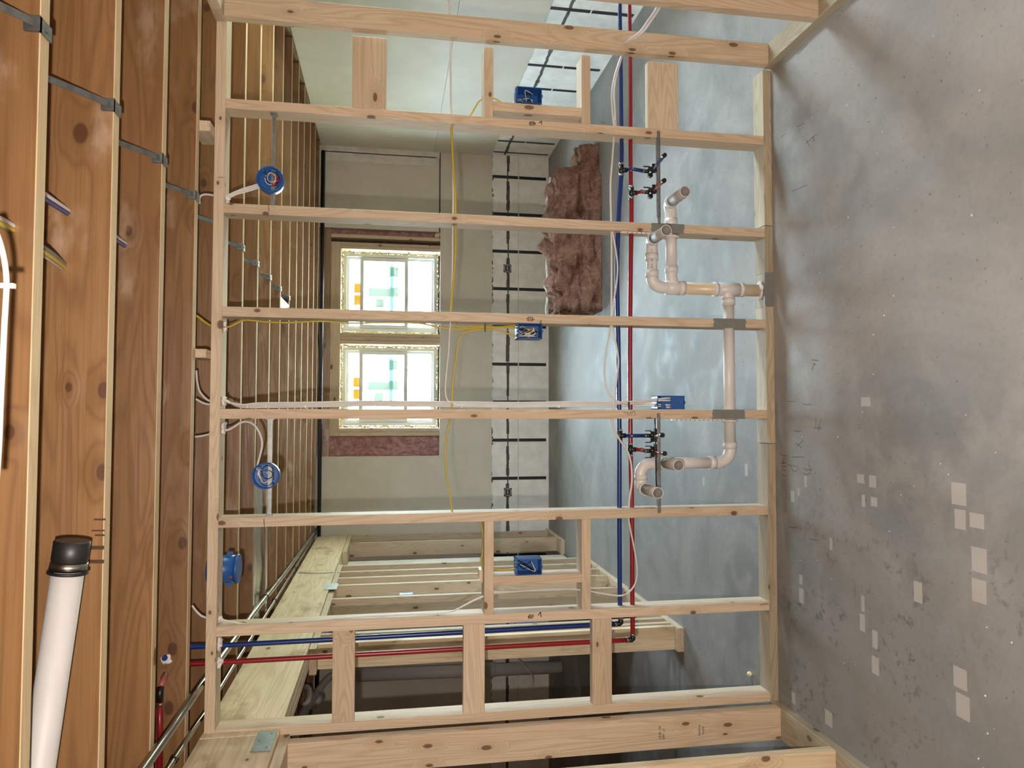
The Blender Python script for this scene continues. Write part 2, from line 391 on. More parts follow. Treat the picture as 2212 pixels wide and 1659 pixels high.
# ---- far wall (drywall above, foam blocks below, framed window opening)
wf = empty('wall_far', (1.2, FY, 0)); tag(wf, 'far wall with drywall above white foam blocks and a pair of windows', 'wall', kind='structure')
ox0, ox1, oz0 = .845, 3.335, 1.24
dz0 = .655
box('drywall_sheet', (ox1, FY-.013, dz0+.6), (RX, FY, 2.86), 'drywall', wf, bev=0)
box('drywall_sheet', (-4.2, FY-.013, oz0), (ox0, FY, 2.86), 'drywall', wf, bev=0)
# lower sheet with a ragged, snapped bottom edge
mb = MB(); random.seed(3)
pts = [Vector((-4.2, FY-.016, oz0)), Vector((-4.2, FY-.016, dz0))]
x = -4.15
while x < RX-.01:
    pts.append(Vector((x, FY-.016, dz0 + random.choice((0, 0, .004, .010, -.006))*random.random()*1.2 + random.uniform(-.003, .003)))); x += random.uniform(.02, .07)
pts += [Vector((RX, FY-.016, dz0)), Vector((RX, FY-.016, oz0))]
mb.poly(pts, ext=(0, .016, 0)); mb.build('drywall_sheet', 'drywall', wf)
mb = MB(); random.seed(5); x = -4.15       # torn dark paper hanging below the edge
while x < RX-.05:
    w_ = random.uniform(.03, .11); h = random.uniform(.008, .026)
    if random.random() < .72:
        mb.mi = 0 if random.random() < .6 else 1
        k = 5; top = [Vector((x+w_*i/k, FY-.006, dz0+.004)) for i in range(k+1)]
        bot = [Vector((x+w_*i/k, FY-.004, dz0 - h*math.sin(math.pi*(i+.3)/(k+.6))*random.uniform(.6, 1))) for i in range(k+1)]
        mb.poly(top + bot[::-1], ext=(0, .004, 0))
    x += w_ + random.uniform(.0, .02)
mb.build('torn_paper_edge', ['torn', 'drywall'], wf)
box('corner_tape', P(700, 342, 'y', FY-.013) + Vector((-.02, -.006, -1.22)), P(700, 342, 'y', FY-.013) + Vector((.085, 0, .06)), 'mud', wf)
# foam blocks with their black webs and cable groove
box('foam_blocks', (-4.2, FY, -.002), (RX+.1, FY+.30, 1.24), 'foam_block', wf, bev=0)
for i in range(-11, 9):
    xx = .585 + .4272*i
    if xx > 4.2: continue
    box('plastic_web', (xx-.017, FY-.003, .03), (xx+.017, FY+.002, .345), 'black_strap', wf, bev=0)
    box('plastic_web', (xx-.017, FY-.003, .357), (xx+.017, FY+.002, dz0-.004), 'black_strap', wf, bev=0)
mb = MB(); x = -4.15; random.seed(9)
while x < RX-.02:
    w_ = random.uniform(.04, .10); h = random.uniform(.013, .021); zc = .472+random.uniform(-.003, .003)
    if all(abs(x+w_/2-(.585+.4272*i)) > .05 for i in range(-11, 9)): mb.box((x, FY-.001, zc-h), (x+w_+.002, FY+.004, zc+h))
    x += w_
mb.build('cable_groove', 'groove', wf)
tube('cable_in_groove', [(-4.0, FY-.001, .475), (1.0, FY-.001, .470), (2.0, FY-.001, .476), (3.0, FY-.001, .468), (4.1, FY-.001, .478)], .007, 'groove', wf, n=4)
box('block_seam', (-4.2, FY-.0008, .3500), (RX, FY+.001, .3522), 'groove', wf, bev=0)
# framing in the opening
yf = FY+.004; yb = FY+.15
box('header', (1.064, yf, 2.319), (3.185, yb, 2.424), 'far_wood', wf, 'x')
box('top_plate', (ox0-.3, yf+.01, 2.425), (ox1+.1, yb, 2.545), 'joist', wf, 'x')
box('sill_plate', (ox0-.02, yf, oz0-.045), (ox1+.02, yb+.1, oz0), 'far_wood', wf, 'x')
def fstud(x0, x1, z0=oz0, z1=2.425, mt='far_wood'): return box('window_stud', (x0, yf, z0), (x1, yb, z1), mt, wf, 'z')
W1 = (2.19, 3.11); W2 = (1.15, 2.065)
fstud(2.150, 2.188, z1=2.317); fstud(2.108, 2.148, z1=2.317); fstud(2.067, 2.106, z1=2.317)
fstud(3.112, 3.150, z1=2.317); fstud(3.152, 3.185, z1=2.317); fstud(3.235, 3.272)
fstud(1.108, 1.148, z1=2.317); fstud(1.064, 1.106, z1=2.317)
fstud(ox0-.06, ox0-.01)
box('window_stud', (ox1-.05, yf-.01, oz0), (ox1-.004, yf+.05, oz0+.045), 'far_wood', wf, 'x')
def fluff(name, lo, hi, parent, mat, amp=.03, seed=1, n=(40, 34)):
    bm = bmesh.new(); lo = Vector(lo); hi = Vector(hi); gx, gz = n; vs = []
    for i in range(gx+1):
        for j in range(gz+1):
            x = lo.x+(hi.x-lo.x)*i/gx; z = lo.z+(hi.z-lo.z)*j/gz
            e = min(i, gx-i, 3)/3*min(j, gz-j, 3)/3
            d = mnoise.fractal(Vector((x*16+seed, 0, z*16)), .8, 2.2, 4)*amp
            vs.append(bm.verts.new((x, lo.y - max(0, .5+e*.5)*(.01) - d*e, z)))
    for i in range(gx):
        for j in range(gz):
            a = i*(gz+1)+j; f = bm.faces.new((vs[a], vs[a+1], vs[a+gz+2], vs[a+gz+1])); f.smooth = True
    b_ = [bm.verts.new((x, hi.y, z)) for x, z in ((lo.x, lo.z), (hi.x, lo.z), (hi.x, hi.z), (lo.x, hi.z))]
    bm.faces.new(b_)
    m_ = MB(); m_.bm.free(); m_.bm = bm
    return m_.build(name, mat, parent)
fluff('insulation_strip', (ox0-.01, FY+.035, oz0), (1.062, FY+.15, 2.43), wf, 'insul2', .03, 4)
fluff('insulation_strip', (3.272, FY+.04, oz0), (ox1-.003, FY+.15, 2.43), wf, 'insul2', .02, 8, (10, 40))
box('cavity_back', (3.185, yb-.04, oz0), (3.235, yb, 2.425), 'brown_back', wf, bev=0)
box('trim_strip', (ox1-.06, yf-.012, 1.252), (ox1-.02, yf+.01, 1.30), 'far_wood', wf, 'x')
# outer skin of the wall around the windows (stops daylight leaking)
for lo, hi in (((-4.2, yb, 1.24), (W2[0], FY+.30, 2.86)), ((W1[1], yb, 1.24), (RX+.3, FY+.30, 2.86)), ((W2[1], yb, 1.24), (W1[0], FY+.30, 2.86)), ((W2[0], yb, 2.318), (W1[1], FY+.30, 2.86))):
    box('wall_sheathing', lo, hi, 'far_wood', wf, bev=0)

# ---- windows
def window(i, x0, x1, seed):
    z0, z1 = oz0, 2.318; y0 = FY+.10; w = empty('window_%d' % i, ((x0+x1)/2, y0, z0))
    tag(w, ['', 'right-hand window, with the bright gap of daylight at its right edge', 'left-hand window next to the pink insulation strip'][i], 'window', kind='structure')
    fx0, fx1, fz0, fz1 = x0+.024, x1-.024, z0+.024, z1-.020
    def frame(nm, a0, a1, c0, c1, t_, ya, yb_, mt='vinyl', rail=None):
        mb = MB(); rail = rail or t_
        mb.box((a0, ya, c0), (a0+t_, yb_, c1)); mb.box((a1-t_, ya, c0), (a1, yb_, c1))
        mb.box((a0+t_, ya, c0), (a1-t_, yb_, c0+rail)); mb.box((a0+t_, ya, c1-rail), (a1-t_, yb_, c1)); return mb.build(nm, mt, w)
    frame('window_frame', fx0, fx1, fz0, fz1, .036, y0, y0+.08)
    frame('inner_frame', fx0+.036, fx1-.036, fz0+.036, fz1-.036, .028, y0+.03, y0+.075)
    # movable sash standing half way up
    frame('sash', fx0+.040, fx1-.040, 1.588, 2.118, .040, y0+.012, y0+.034)
    MB().box((fx0+.08, y0+.02, 1.62), (fx1-.08, y0+.024, 2.08)).build('pane', 'glass', w)
    MB().box((fx0+.06, y0+.05, fz0+.06), (fx1-.06, y0+.054, fz1-.06)).build('pane', 'glass', w)
    def st(nm, u0, v0, u1, v1, mt):      # stickers on the glass, from the first window's pattern
        dx = 0 if i == 1 else -1.046
        a = P(u0, v0, 'y', y0+.018); b2 = P(u1, v1, 'y', y0+.018)
        MB().box((min(a.x, b2.x)+dx, y0+.016, min(a.z, b2.z)), (max(a.x, b2.x)+dx, y0+.0185, max(a.z, b2.z))).build(nm, mt, w)
    st('glass_sticker', 842, 577, 860, 598, 'st_grey')
    st('glass_sticker', 797, 622, 842, 641, 'st_grey'); st('glass_sticker', 842, 621, 861, 641, 'st_grey')
    st('glass_sticker', 811, 646, 829, 664, 'st_grey')
    st('orange_label', 765, 612, 780, 633, 'st_orange'); st('orange_label', 765, 637, 780, 659, 'st_orange')
    st('tape_strip', 843, 571, 850, 672, 'st_blue'); st('tape_strip', 790, 633, 873, 636, 'st_grey')
    st('glass_sticker', 845, 673, 861, 677, 'st_grey')
    # sprayed foam squeezed out around the frame
    mb = MB(); random.seed(seed)
    def bead(ax, a, b2, fx, side):
        s_ = a
        while s_ < b2:
            r = random.uniform(.006, .015); q = random.uniform(-.003, .006)*side
            c = Vector((s_, y0+.004, fx+q)) if ax == 'x' else Vector((fx+q, y0+.004, s_))
            r_ = bmesh.ops.create_icosphere(mb.bm, subdivisions=1, radius=r)
            for v_ in r_['verts']: v_.co = Vector((v_.co.x*(1.5 if ax == 'x' else 1), v_.co.y, v_.co.z*(1.5 if ax == 'z' else 1))) + c
            s_ += r*1.1
    bead('x', x0+.02, x1-.02, z1-.011, -1); bead('x', x0+.02, x1-.02, z0+.014, 1); bead('z', z0+.02, z1-.02, x0+.012, 1); bead('z', z0+.02, z1-.02, x1-.012, -1)
    mb.build('spray_foam', 'spray', w, sm=True)
    for zz in (z1-.06, z0+.55, z0+.3): MB().box((x0+.004, y0-.004, zz-.018), (x0+.016, y0+.01, zz+.018)).build('shim', 'black', w)
window(1, *W1, 21); window(2, *W2, 22)

# ---- right wall of the far room
wr = empty('wall_right', (RX, 2, 0)); tag(wr, 'right-hand wall with a painted drywall top and white foam blocks below', 'wall', kind='structure')
wy0, wy1, wz0, wz1 = .45, 1.40, 1.24, 2.318
box('drywall_sheet', (RX-.014, wy1, 1.315), (RX+.001, FY, HJ-.002), 'drywall', wr, bev=0); box('drywall_sheet', (RX-.014, -5.2, 1.315), (RX+.001, wy0, HJ-.002), 'drywall', wr, bev=0); box('drywall_sheet', (RX-.014, wy0, wz1), (RX+.001, wy1, HJ-.002), 'drywall', wr, bev=0)
mb = MB(); random.seed(12); pts = [Vector((RX-.015, FY, 1.312)), Vector((RX-.015, FY, .67))]; y = FY-.05
while y > -5.1:
    pts.append(Vector((RX-.015, y, .665+random.uniform(-.008, .006)))); y -= random.uniform(.03, .12)
pts += [Vector((RX-.015, -5.2, .67)), Vector((RX-.015, -5.2, 1.312)), Vector((RX-.015, wy0, 1.312)), Vector((RX-.015, wy0, wz0)), Vector((RX-.015, wy1, wz0)), Vector((RX-.015, wy1, 1.312))]
mb.poly(pts, ext=(.015, 0, 0)); mb.build('drywall_sheet', 'drywall', wr)
box('foam_blocks', (RX, -5.2, -.002), (RX+.3, FY+.3, wz0), 'foam_block', wr, bev=0)
box('wall_sheathing', (RX, -5.2, wz0), (RX+.3, wy0, 2.86), 'far_wood', wr, bev=0); box('wall_sheathing', (RX, wy1, wz0), (RX+.3, FY+.3, 2.86), 'far_wood', wr, bev=0); box('wall_sheathing', (RX, wy0, wz1), (RX+.3, wy1, 2.86), 'far_wood', wr, bev=0)
box('rim_joist', (RX-.016, -5.2, HJ+.001), (RX, FY, 2.86), 'joist', wr, 'y')
w3 = empty('window_3', (RX+.12, .6, wz0)); tag(w3, 'side window in the right-hand wall beyond the edge of the photo', 'window', kind='structure')
mb = MB(); X0, X1 = RX+.10, RX+.17
for a, b2 in (((wy0, wz0), (wy1, wz0+.06)), ((wy0, wz1-.06), (wy1, wz1)), ((wy0, wz0+.06), (wy0+.06, wz1-.06)), ((wy1-.06, wz0+.06), (wy1, wz1-.06)), (((wy0+wy1)/2-.025, wz0+.06), ((wy0+wy1)/2+.025, wz1-.06))):
    mb.box((X0, a[0], a[1]), (X1, b2[0], b2[1]))
mb.build('window_frame', 'vinyl', w3); box('pane', (X0+.03, wy0+.06, wz0+.06), (X0+.034, wy1-.06, wz1-.06), 'glass', w3, bev=0)
for k in range(-9, 5):
    yy = 4.441 + (k-4)*.43
    if yy < -3: continue
    box('plastic_web', (RX-.003, yy-.017, .03), (RX+.002, yy+.017, .345), 'black_strap', wr, bev=0)
    box('plastic_web', (RX-.003, yy-.017, .357), (RX+.002, yy+.017, .655), 'black_strap', wr, bev=0)
box('plastic_web', (RX-.003, 4.76, .03), (RX+.002, 4.79, .655), 'black_strap', wr, bev=0)
mb = MB(); random.seed(14); y = 4.85
while y > -2:
    h = random.uniform(.010, .018); w_ = random.uniform(.04, .1); zc = .515+random.uniform(-.004, .004); mb.box((RX-.001, y-w_, zc-h), (RX+.004, y+.002, zc+h)); y -= w_
mb.build('cable_groove', 'groove', wr)
box('corner_tape', (RX-.085, FY-.019, 1.25), (RX-.013, FY-.013, 2.5), 'mud', wr)

# ---- remaining shell
wl = box('wall_left', (-4.3, -5.2, 0), (-4.2, FY+.3, 2.86), 'pallid', bev=0); tag(wl, 'left end wall beyond the far left room', 'wall', kind='structure')
wb = box('wall_back', (-4.2, -5.3, 0), (RX+.3, -5.2, 2.86), 'pallid', bev=0); tag(wb, 'wall behind the camera', 'wall', kind='structure')

# ================================================================ CEILING JOISTS
JY = {-3: -2.70, -2: -2.26, -1: -1.815, 0: -1.377, 1: -.948, 2: -.515, 3: -.094, 4: .37, 5: .835, 6: 1.260, 7: 1.703, 8: 2.137, 9: 2.578, 10: 2.989, 11: 3.395, 12: 3.862, 13: 4.310, 14: 4.735}
JL = {-3: 'dark ceiling joist overhead behind the one with the stapled cable, out toward the camera', -2: 'ceiling joist overhead, second back from the one with the stapled cable',
 -1: 'wide orange-brown ceiling joist nearest the camera with a white cable stapled on it', 0: 'second ceiling joist out, with large oval knots and the white vent pipe crossing it',
 1: 'brown ceiling joist with whitish scuffs and shiny patches, third from the camera', 2: 'smooth brown ceiling joist pierced by the red pipe elbow and a foamed blue pipe hole',
 3: 'ceiling joist running just in front of the stud wall top plate', 4: 'ceiling joist hidden mostly above the stud wall top plate',
 5: 'first ceiling joist seen behind the stud wall, above the blue round box', 6: 'ceiling joist on the near side of the shiny sheet metal panning',
 7: 'ceiling joist on the far side of the shiny sheet metal panning', 8: 'ceiling joist just beyond the round boxes hanging on their bars',
 9: 'ceiling joist with the dark bracket hanging below it in the far room', 10: 'ceiling joist sixth from the window wall in the far room', 11: 'ceiling joist fifth from the window wall',
 12: 'ceiling joist fourth from the window wall with a white clip on it', 13: 'reddish ceiling joist third from the window wall', 14: 'last pale-edged ceiling joist right against the window wall'}
for k, y in JY.items():
    if k == -3: continue
    th = .044 if k < 5 else .036
    o = box('ceiling_joist', (-4.15, y-th/2, HJ), (RX-.02, y+th/2, HJ+.312), ['joist', 'joist_underside'], None, 'x', bev=.002)
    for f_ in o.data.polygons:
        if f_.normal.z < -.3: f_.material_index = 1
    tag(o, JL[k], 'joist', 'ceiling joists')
# steel bridging straps running diagonally between neighbouring joists
def strap(k, x, lab, d=1):
    y1 = JY[k]; y0 = JY[k-1]; e = empty('bridging_strap', (x, y1, HJ)); tag(e, lab, 'bracket', 'steel bridging straps between the joists')
    a = Vector((x, y1-.03, HJ+.004)); b2 = Vector((x, y0+.03, HJ+.27))
    mb = MB(); s_ = .0085
    mb.poly([a+Vector((-s_, 0, 0)), a+Vector((s_, 0, 0)), b2+Vector((s_, 0, 0)), b2+Vector((-s_, 0, 0))], ext=(0, 0, .002))
    mb.poly([a+Vector((s_, 0, 0)), b2+Vector((s_, 0, 0)), b2+Vector((s_, 0, .010)), a+Vector((s_, 0, .010))], ext=(.0015, 0, 0))
    mb.build('strap', 'steel', e)
    if k in (2, 3): q_ = a.lerp(b2, .45); MB().box(q_+Vector((-.008, -.025, -.004)), q_+Vector((.008, .012, -.0025)), R=Matrix.Rotation(math.atan2(b2.z-a.z, -(b2.y-a.y))*-1, 3, 'X'), c=q_).build('label_sticker', 'wire_w', e)
    MB().box((x-.017, y1-.034, HJ-.004), (x+.017, y1+.024, HJ-.0006)).box((x-.017, y1-.032, HJ-.004), (x+.017, y1-.023, HJ+.03)).box((x-.004, y1-.006, HJ-.006), (x+.006, y1+.004, HJ-.003)).build('clip', 'steel', e)
SL = {0: 'steel clip and strap under the nearest joist at the upper left of the photo', 1: 'longest grey steel strap crossing between the two nearest joists', 2: 'grey steel strap with a small white label, between the second and third joists',
      3: 'grey steel strap ending at the clip beside the white cable loop', 4: 'grey steel strap just in front of the top plate', 5: 'grey steel strap right behind the top plate',
      6: 'grey steel strap second behind the top plate', 7: 'grey steel strap third behind the top plate', 8: 'short steel strap level with the window top', 9: 'short steel strap beside the dark bracket, farthest row'}
for k, lab in SL.items(): strap(k, 2.18+.002*k, lab)
strap(-1, 1.80, 'steel strap tip at the left edge, overhead near the grey bundle') if False else None
# black bracket hanging in the strap row
e = MB().box((2.05, 2.16, HJ+.0), (2.14, 2.55, HJ+.05)).box((2.06, 2.54, HJ-.02), (2.12, 2.6, HJ-.002)).build('joist_bracket', 'black'); tag(e, 'dark metal bracket between two joists beyond the stud with the yellow cable', 'bracket')

# sheet metal panning and its shiny stiffener between two joists on the left
e = empty('duct_panning', (.4, 1.48, HJ)); tag(e, 'shiny crumpled sheet metal panning nailed between two joists on the left', 'duct')
bm = bmesh.new(); vs = []; gx, gy = 50, 10; random.seed(4)
for i in range(gx+1):
    for j in range(gy+1):
        x = -2.4+(3.35)*i/gx; y = JY[6]+.02+(JY[7]-JY[6]-.04)*j/gy
        vs.append(bm.verts.new((x, y, HJ+.020+mnoise.noise(Vector((x*4, y*7, 3)))*.016)))
for i in range(gx):
    for j in range(gy):
        a = i*(gy+1)+j; f = bm.faces.new((vs[a], vs[a+1], vs[a+gy+2], vs[a+gy+1])); f.smooth = True
mb = MB(); mb.bm.free(); mb.bm = bm; mb.build('sheet', 'duct', e)
MB().box((-2.4, JY[7]-.045, HJ-.004), (.98, JY[7]+.02, HJ-.0006)).build('flange', 'duct', e); MB().box((-2.4, JY[6]-.02, HJ-.004), (.98, JY[6]+.012, HJ-.0006)).build('flange', 'duct', e)

# ================================================================ BEAM OVER THE LEFT PARTITION
bmz0, bmz1 = 2.208, 2.512
e = empty('support_beam', (-.04, 1, bmz0)); tag(e, 'long built-up wooden beam running from the near left back to the window wall', 'beam')
box('beam_ply', (-.012, -.045, bmz0), (.030, 3.0, bmz1), 'beam', e, 'y', .002); box('beam_ply', (-.012, 3.004, bmz0), (.030, FY-.17, bmz1), 'beam', e, 'y', .002)
box('beam_ply', (-.012, -3.4, bmz0), (.030, -.05, bmz1), 'beam', e, 'y', .002)
box('beam_ply', (-.055, -3.4, bmz0), (-.014, FY-.16, bmz1), 'beam', e, 'y', .002); box('beam_ply', (-.098, -3.4, bmz0), (-.057, FY-.16, bmz1), 'beam', e, 'y', .002)
box('shim_board', (-.098, -3.4, bmz1), (-.03, FY-.16, HJ), 'joist', e, 'y')
def nailplate(x, y0, y1, z0, z1):
    mb = MB().box((x, y0, z0), (x+.002, y1, z1)); mb.mi = 1
    for i in range(3):
        for j in range(2):
            if (i+j) % 2 == 0: mb.box((x+.0018, y0+(y1-y0)*(i+.5)/3-.004, z0+(z1-z0)*(j+.5)/2-.004), (x+.0026, y0+(y1-y0)*(i+.5)/3+.004, z0+(z1-z0)*(j+.5)/2+.004))
    return mb.build('nail_plate', ['steel', 'black'], e)
a = P(735, 1262, 'x', .031); nailplate(.031, a.y-.16, a.y+.03, 2.15, 2.245)
nailplate(.031, -.20, -.02, 2.215, 2.29)
tube('wire_over_beam', PL('x', .034, (645, 1237), (690, 1238), (722, 1236)), .005, 'cable_w', e)

# ================================================================ STUD WALLS
def wall_frame(lab, loc, cat='stud wall', nm='stud_wall'):
    e = empty(nm, loc); return tag(e, lab, cat)
D = .095
SX = {'a': 2.614, 'b': 2.172, 'c': 1.740, 'd': 1.317, 'e': .872, 'f': .433, 's': .018}
wv = wall_frame('open wooden stud wall across the middle, seen face on', (1.5, D/2, 0))
pl = box('bottom_plate', (-.005, 0, 0), (1.18, D, T), 'treated', wv, 'x'); box('bottom_plate', (1.182, 0, 0), (1.824, D, T), 'treated', wv, 'x'); box('bottom_plate', (1.984, 0, 0), (2.205, D, T), 'treated', wv, 'x')
box('bottom_plate', (2.208, 0, 0), (2.955, D, T), 'treated', wv, 'x')
plate_lo = box('bottom_plate', (1.824, .012, 0), (1.984, D, T), 'treated', wv, 'x')
MB().box((1.822, -.0015, .001), (1.985, .012, T+.002)).box((1.83, .0, T+.0005), (1.98, .012, T+.003)).build('duct_tape', 'tape', plate_lo)
tp = box('top_plate', (.003, 0, HP-T), (3.05, D, HP), 'stud', wv, 'x')
ST = {}
for k, xc in SX.items():
    lean = {'s': 0, 'f': 0, 'a': 0}.get(k, 0)
    ST[k] = box('stud', (xc-T/2, 0, T), (xc+T/2, D, HP-T), 'stud2' if k in ('a', 'd') else 'stud', wv, 'z')
box('cripple', (SX['a']+T/2, 0, 1.334), (2.950, D, 1.334+T), 'stud', wv, 'x'); box('cripple', (SX['a']+T/2, 0, .888), (2.950, D, .888+T), 'stud', wv, 'x')
box('cripple', (2.664, 0, .929), (2.706, D, 1.334), 'stud2', wv, 'z')
box('cripple', (SX['f']+T/2, 0, 1.327), (SX['e']-T/2, D, 1.327+T), 'stud', wv, 'x'); box('cripple', (SX['f']+T/2, 0, .892), (SX['e']-T/2, D, .892+T), 'stud', wv, 'x')
box('cripple', (.574, 0, .933), (.614, D, 1.327), 'stud2', wv, 'z')
box('blocking', (SX['a']+T/2, .003, 1.802), (2.950, .044, 1.947), 'stud2', wv, 'x'); box('blocking', (SX['a']+T/2, .001, .466), (2.950, .042, .612), 'stud', wv, 'x')
box('blocking', (SX['s']+T/2, 0, 1.912), (SX['f']-T/2, .041, 2.003), 'stud2', wv, 'x'); box('blocking', (SX['s']+T/2, 0, 1.365), (SX['f']-T/2, .041, 1.457), 'stud', wv, 'x')
box('blocking', (SX['s']+T/2, 0, .797), (SX['f']-T/2, .041, .886), 'stud2', wv, 'x')
# short spacer blocks that hang the plate under the joists
for x0, x1, y0 in ((2.483, 2.523, -.116), (1.545, 1.586, -.116)):
    pass
for (ua, va, ub, vb) in ((434, 286, 434, 263), (424, 773, 424, 754)):
    a = P(ua, va, 'z', HJ); b2 = P(ub, vb, 'z', HJ); box('spacer_block', (a.x, -.071, HP+.001), (b2.x, .088, HJ+.03), 'stud', wv, 'y')
def tape_on(k, z0, z1):
    xc = SX[k]; mb = MB(); random.seed(int(z0*100)); n = 7
    L = [Vector((xc-T/2-.001+(T+.002)*i/n, -.0012, z0+random.uniform(-.004, .004))) for i in range(n+1)]
    U = [Vector((xc-T/2-.001+(T+.002)*i/n, -.0012, z1+random.uniform(-.004, .004))) for i in range(n+1)]
    mb.poly(L+U[::-1], ext=(0, .001, 0)); mb.build('duct_tape', 'tape', ST[k])
tape_on('b', .444, .601); tape_on('c', .142, .302); tape_on('d', .152, .312)

# left near wall (2x6)
wl2 = wall_frame('near left stud wall of wide boards, ending at the corner of the stud wall', (-.065, -1, 0))
box('bottom_plate', (-.135, -3.2, 0), (.001, -.003, T), 'treated', wl2, 'y'); box('top_plate', (-.135, -3.2, bmz0-T), (.006, -.003, bmz0-.001), 'far_wood', wl2, 'y')
SA = box('stud', (-.135, -.088, T), (.004, -.040, bmz0-T), 'stud2', wl2, 'z'); box('stud', (-.135, -.492, T), (.002, -.450, bmz0-T), 'beam', wl2, 'z')
MB().box((-.125, -.0885, .35), (.0046, -.0875, 2.0)).build('stud_face_grain', 'stud2', wl2, 'z') if False else None
# right near wall (2x4)
wr2 = wall_frame('near right stud wall of wide boards at the top of the photo', (3.0, -1, 0))
box('bottom_plate', (2.958, -2.6, 0), (3.055, .0, T), 'treated', wr2, 'y')
box('top_plate', (2.957, -2.6, HP-T), (3.055, -.100, HP), 'stud', wr2, 'y')
box('top_plate', (2.957, -.098, HP-T), (3.055, -.003, HP), 'stud', wr2, 'y') if False else None
box('stud', (2.955, -.055, T), (3.052, -.012, HP-T), 'stud2', wr2, 'z'); box('stud', (2.957, -.455, T), (3.053, -.412, HP-T), 'stud2', wr2, 'z')
MB().box((2.957, -.1, HP-T), (3.055, -.004, HP)).build('top_plate', 'stud', wr2, 'y')

# far left partition under the beam
wp = wall_frame('far stud partition of wide boards standing under the beam on the left', (-.06, 2.9, 0))
box('top_plate', (-.130, 1.05, bmz0-T), (.014, 3.30, bmz0-.001), 'far_wood', wp, 'y'); box('top_plate', (-.130, 3.86, bmz0-T), (.014, FY-.014, bmz0-.001), 'far_wood', wp, 'y')
box('bottom_plate', (-.130, 1.085, 0), (.014, 3.26, T), 'far_wood', wp, 'y'); box('bottom_plate', (-.130, 4.12, 0), (.014, FY-.015, T), 'far_wood', wp, 'y')
PS = {}
box('light_blocking_board', (-.146, 1.95, .02), (-.131, 4.12, 2.19), 'drywall', wp, bev=0)  # board added to hold daylight back from the left room
for i, y in enumerate((4.74, 4.31, 3.225, 2.985, 2.76, 2.52, 2.12, 1.30, 1.20)):
    PS[i] = box('stud', (-.128, y, T), (.012, y+T, bmz0-T), 'far_wood', wp, 'z')
box('stud', (-.128, 1.13, T), (.012, 1.13+T, bmz0-T), 'beam', wp, 'z')


# ================================================================ MARKS
def ribbon(pts, w, nrm):
    """thin drawn stroke lying on a surface"""
    nrm = Vector(nrm); out = []
    for i in range(len(pts)-1):
        a, b = Vector(pts[i]), Vector(pts[i+1]); d = (b-a).normalized(); s_ = d.cross(nrm)*w/2
        out.append([a-s_+nrm*.0004, b-s_+nrm*.0004, b+s_+nrm*.0004, a+s_+nrm*.0004])
    return out
def strokes(name, mat, parent, ax, val, nrm, lists, w):
    mb = MB()
    for L in lists:
        for q in ribbon([P(u, v, ax, val) for u, v in L], w, nrm): mb.poly(q)
    return mb.build(name, mat, parent)
def z3(l, ox, oy, k): return [[(ox+x/k, oy+y/k) for x, y in L] for L in l]
strokes('pencil_mark', 'pencil', fl, 'z', 0, (0, 0, 1), z3([[(160,155),(225,157)],[(297,178),(335,186),(372,180)],[(410,300),(410,380)],[(430,340),(435,418)],[(452,315),(445,385)],[(392,384),(462,390)],
    [(240,515),(290,560)],[(300,495),(245,545)],[(218,412),(285,415)],[(165,705),(240,720)],[(195,715),(205,750),(235,765),(250,745),(250,712)],[(300,735),(335,752),(380,745)],[(350,705),(366,740),(360,780),(325,795),(300,775)],
    [(105,615),(155,630)],[(205,635),(310,640)],[(170,1245),(245,1250)],[(355,1345),(425,1362)],[(135,640),(130,700),(125,660)],[(110,690),(150,688)],[(115,720),(150,718)],[(118,740),(150,760)],[(120,790),(150,800)],[(130,850),(150,860)]], 1660, 828, 4.007)
    + z3([[(375,1545),(400,1480)],[(375,1455),(435,1462)],[(395,1490),(415,1500)]], 1660, 414, 4.007) + z3([[(250,475),(345,375)],[(248,1100),(310,1065)],[(110,1190),(155,1150)],[(325,1240),(420,1160)],[(330,1215),(360,1270)],[(380,1180),(400,1225)],[(205,1655),(335,1600)]], 1660, 0, 4.007)
    + z3([[(1660,250),(1700,268)],[(1840,375),(1888,400)],[(1690,1115),(1720,1130)]], 1300, 1239, 3.95), .0028)
Y0 = (0, -1, 0)
strokes('marker_mark', 'ink', ST['a'], 'y', -.0004, Y0, z3([[(795,1460),(850,1455),(860,1490),(800,1495),(795,1460)],[(800,1475),(870,1472)],[(908,1470),(938,1445)],[(938,1445),(940,1490)]], 1000, 0, 5.53), .0035)
strokes('marker_mark', 'ink', ST['c'], 'y', -.0004, Y0, z3([[(845,350),(975,360),(978,462),(825,450),(845,350)],[(795,375),(850,400),(1035,415)],[(1180,475),(1240,540)],[(1228,430),(1232,500)]], 1080, 660, 13.82), .003)
strokes('marker_mark', 'ink', ST['f'], 'y', -.0004, Y0, z3([[(862,1302),(930,1305),(935,1285),(880,1280),(868,1322),(925,1320)],[(1000,1285),(1030,1240),(1037,1310)]], 1000, 1120, 6.144), .0035)
strokes('pencil_mark', 'pencil', ST['d'], 'y', -.0004, Y0, z3([[(670,1110),(775,1140)],[(740,1105),(770,1130)],[(780,1170),(830,1100),(850,1165)],[(850,1130),(900,1080),(940,1185)]], 1280, 780, 10.05), .0018)
strokes('pencil_mark', 'pencil', ST['f'], 'y', -.0004, Y0, [[(1641,1306), (1660,1304)]], .003)
strokes('pencil_mark', 'pencil', ST['b'], 'y', -.0004, Y0, [[(580,443), (581,458)]], .0025)
strokes('pencil_mark', 'pencil', ST['e'], 'y', -.0004, Y0, [[(570,1121), (571,1137)]], .003)
strokes('pencil_mark', 'pencil', tp, 'y', -.0004, Y0, [[(470,383), (484,383)]], .002)
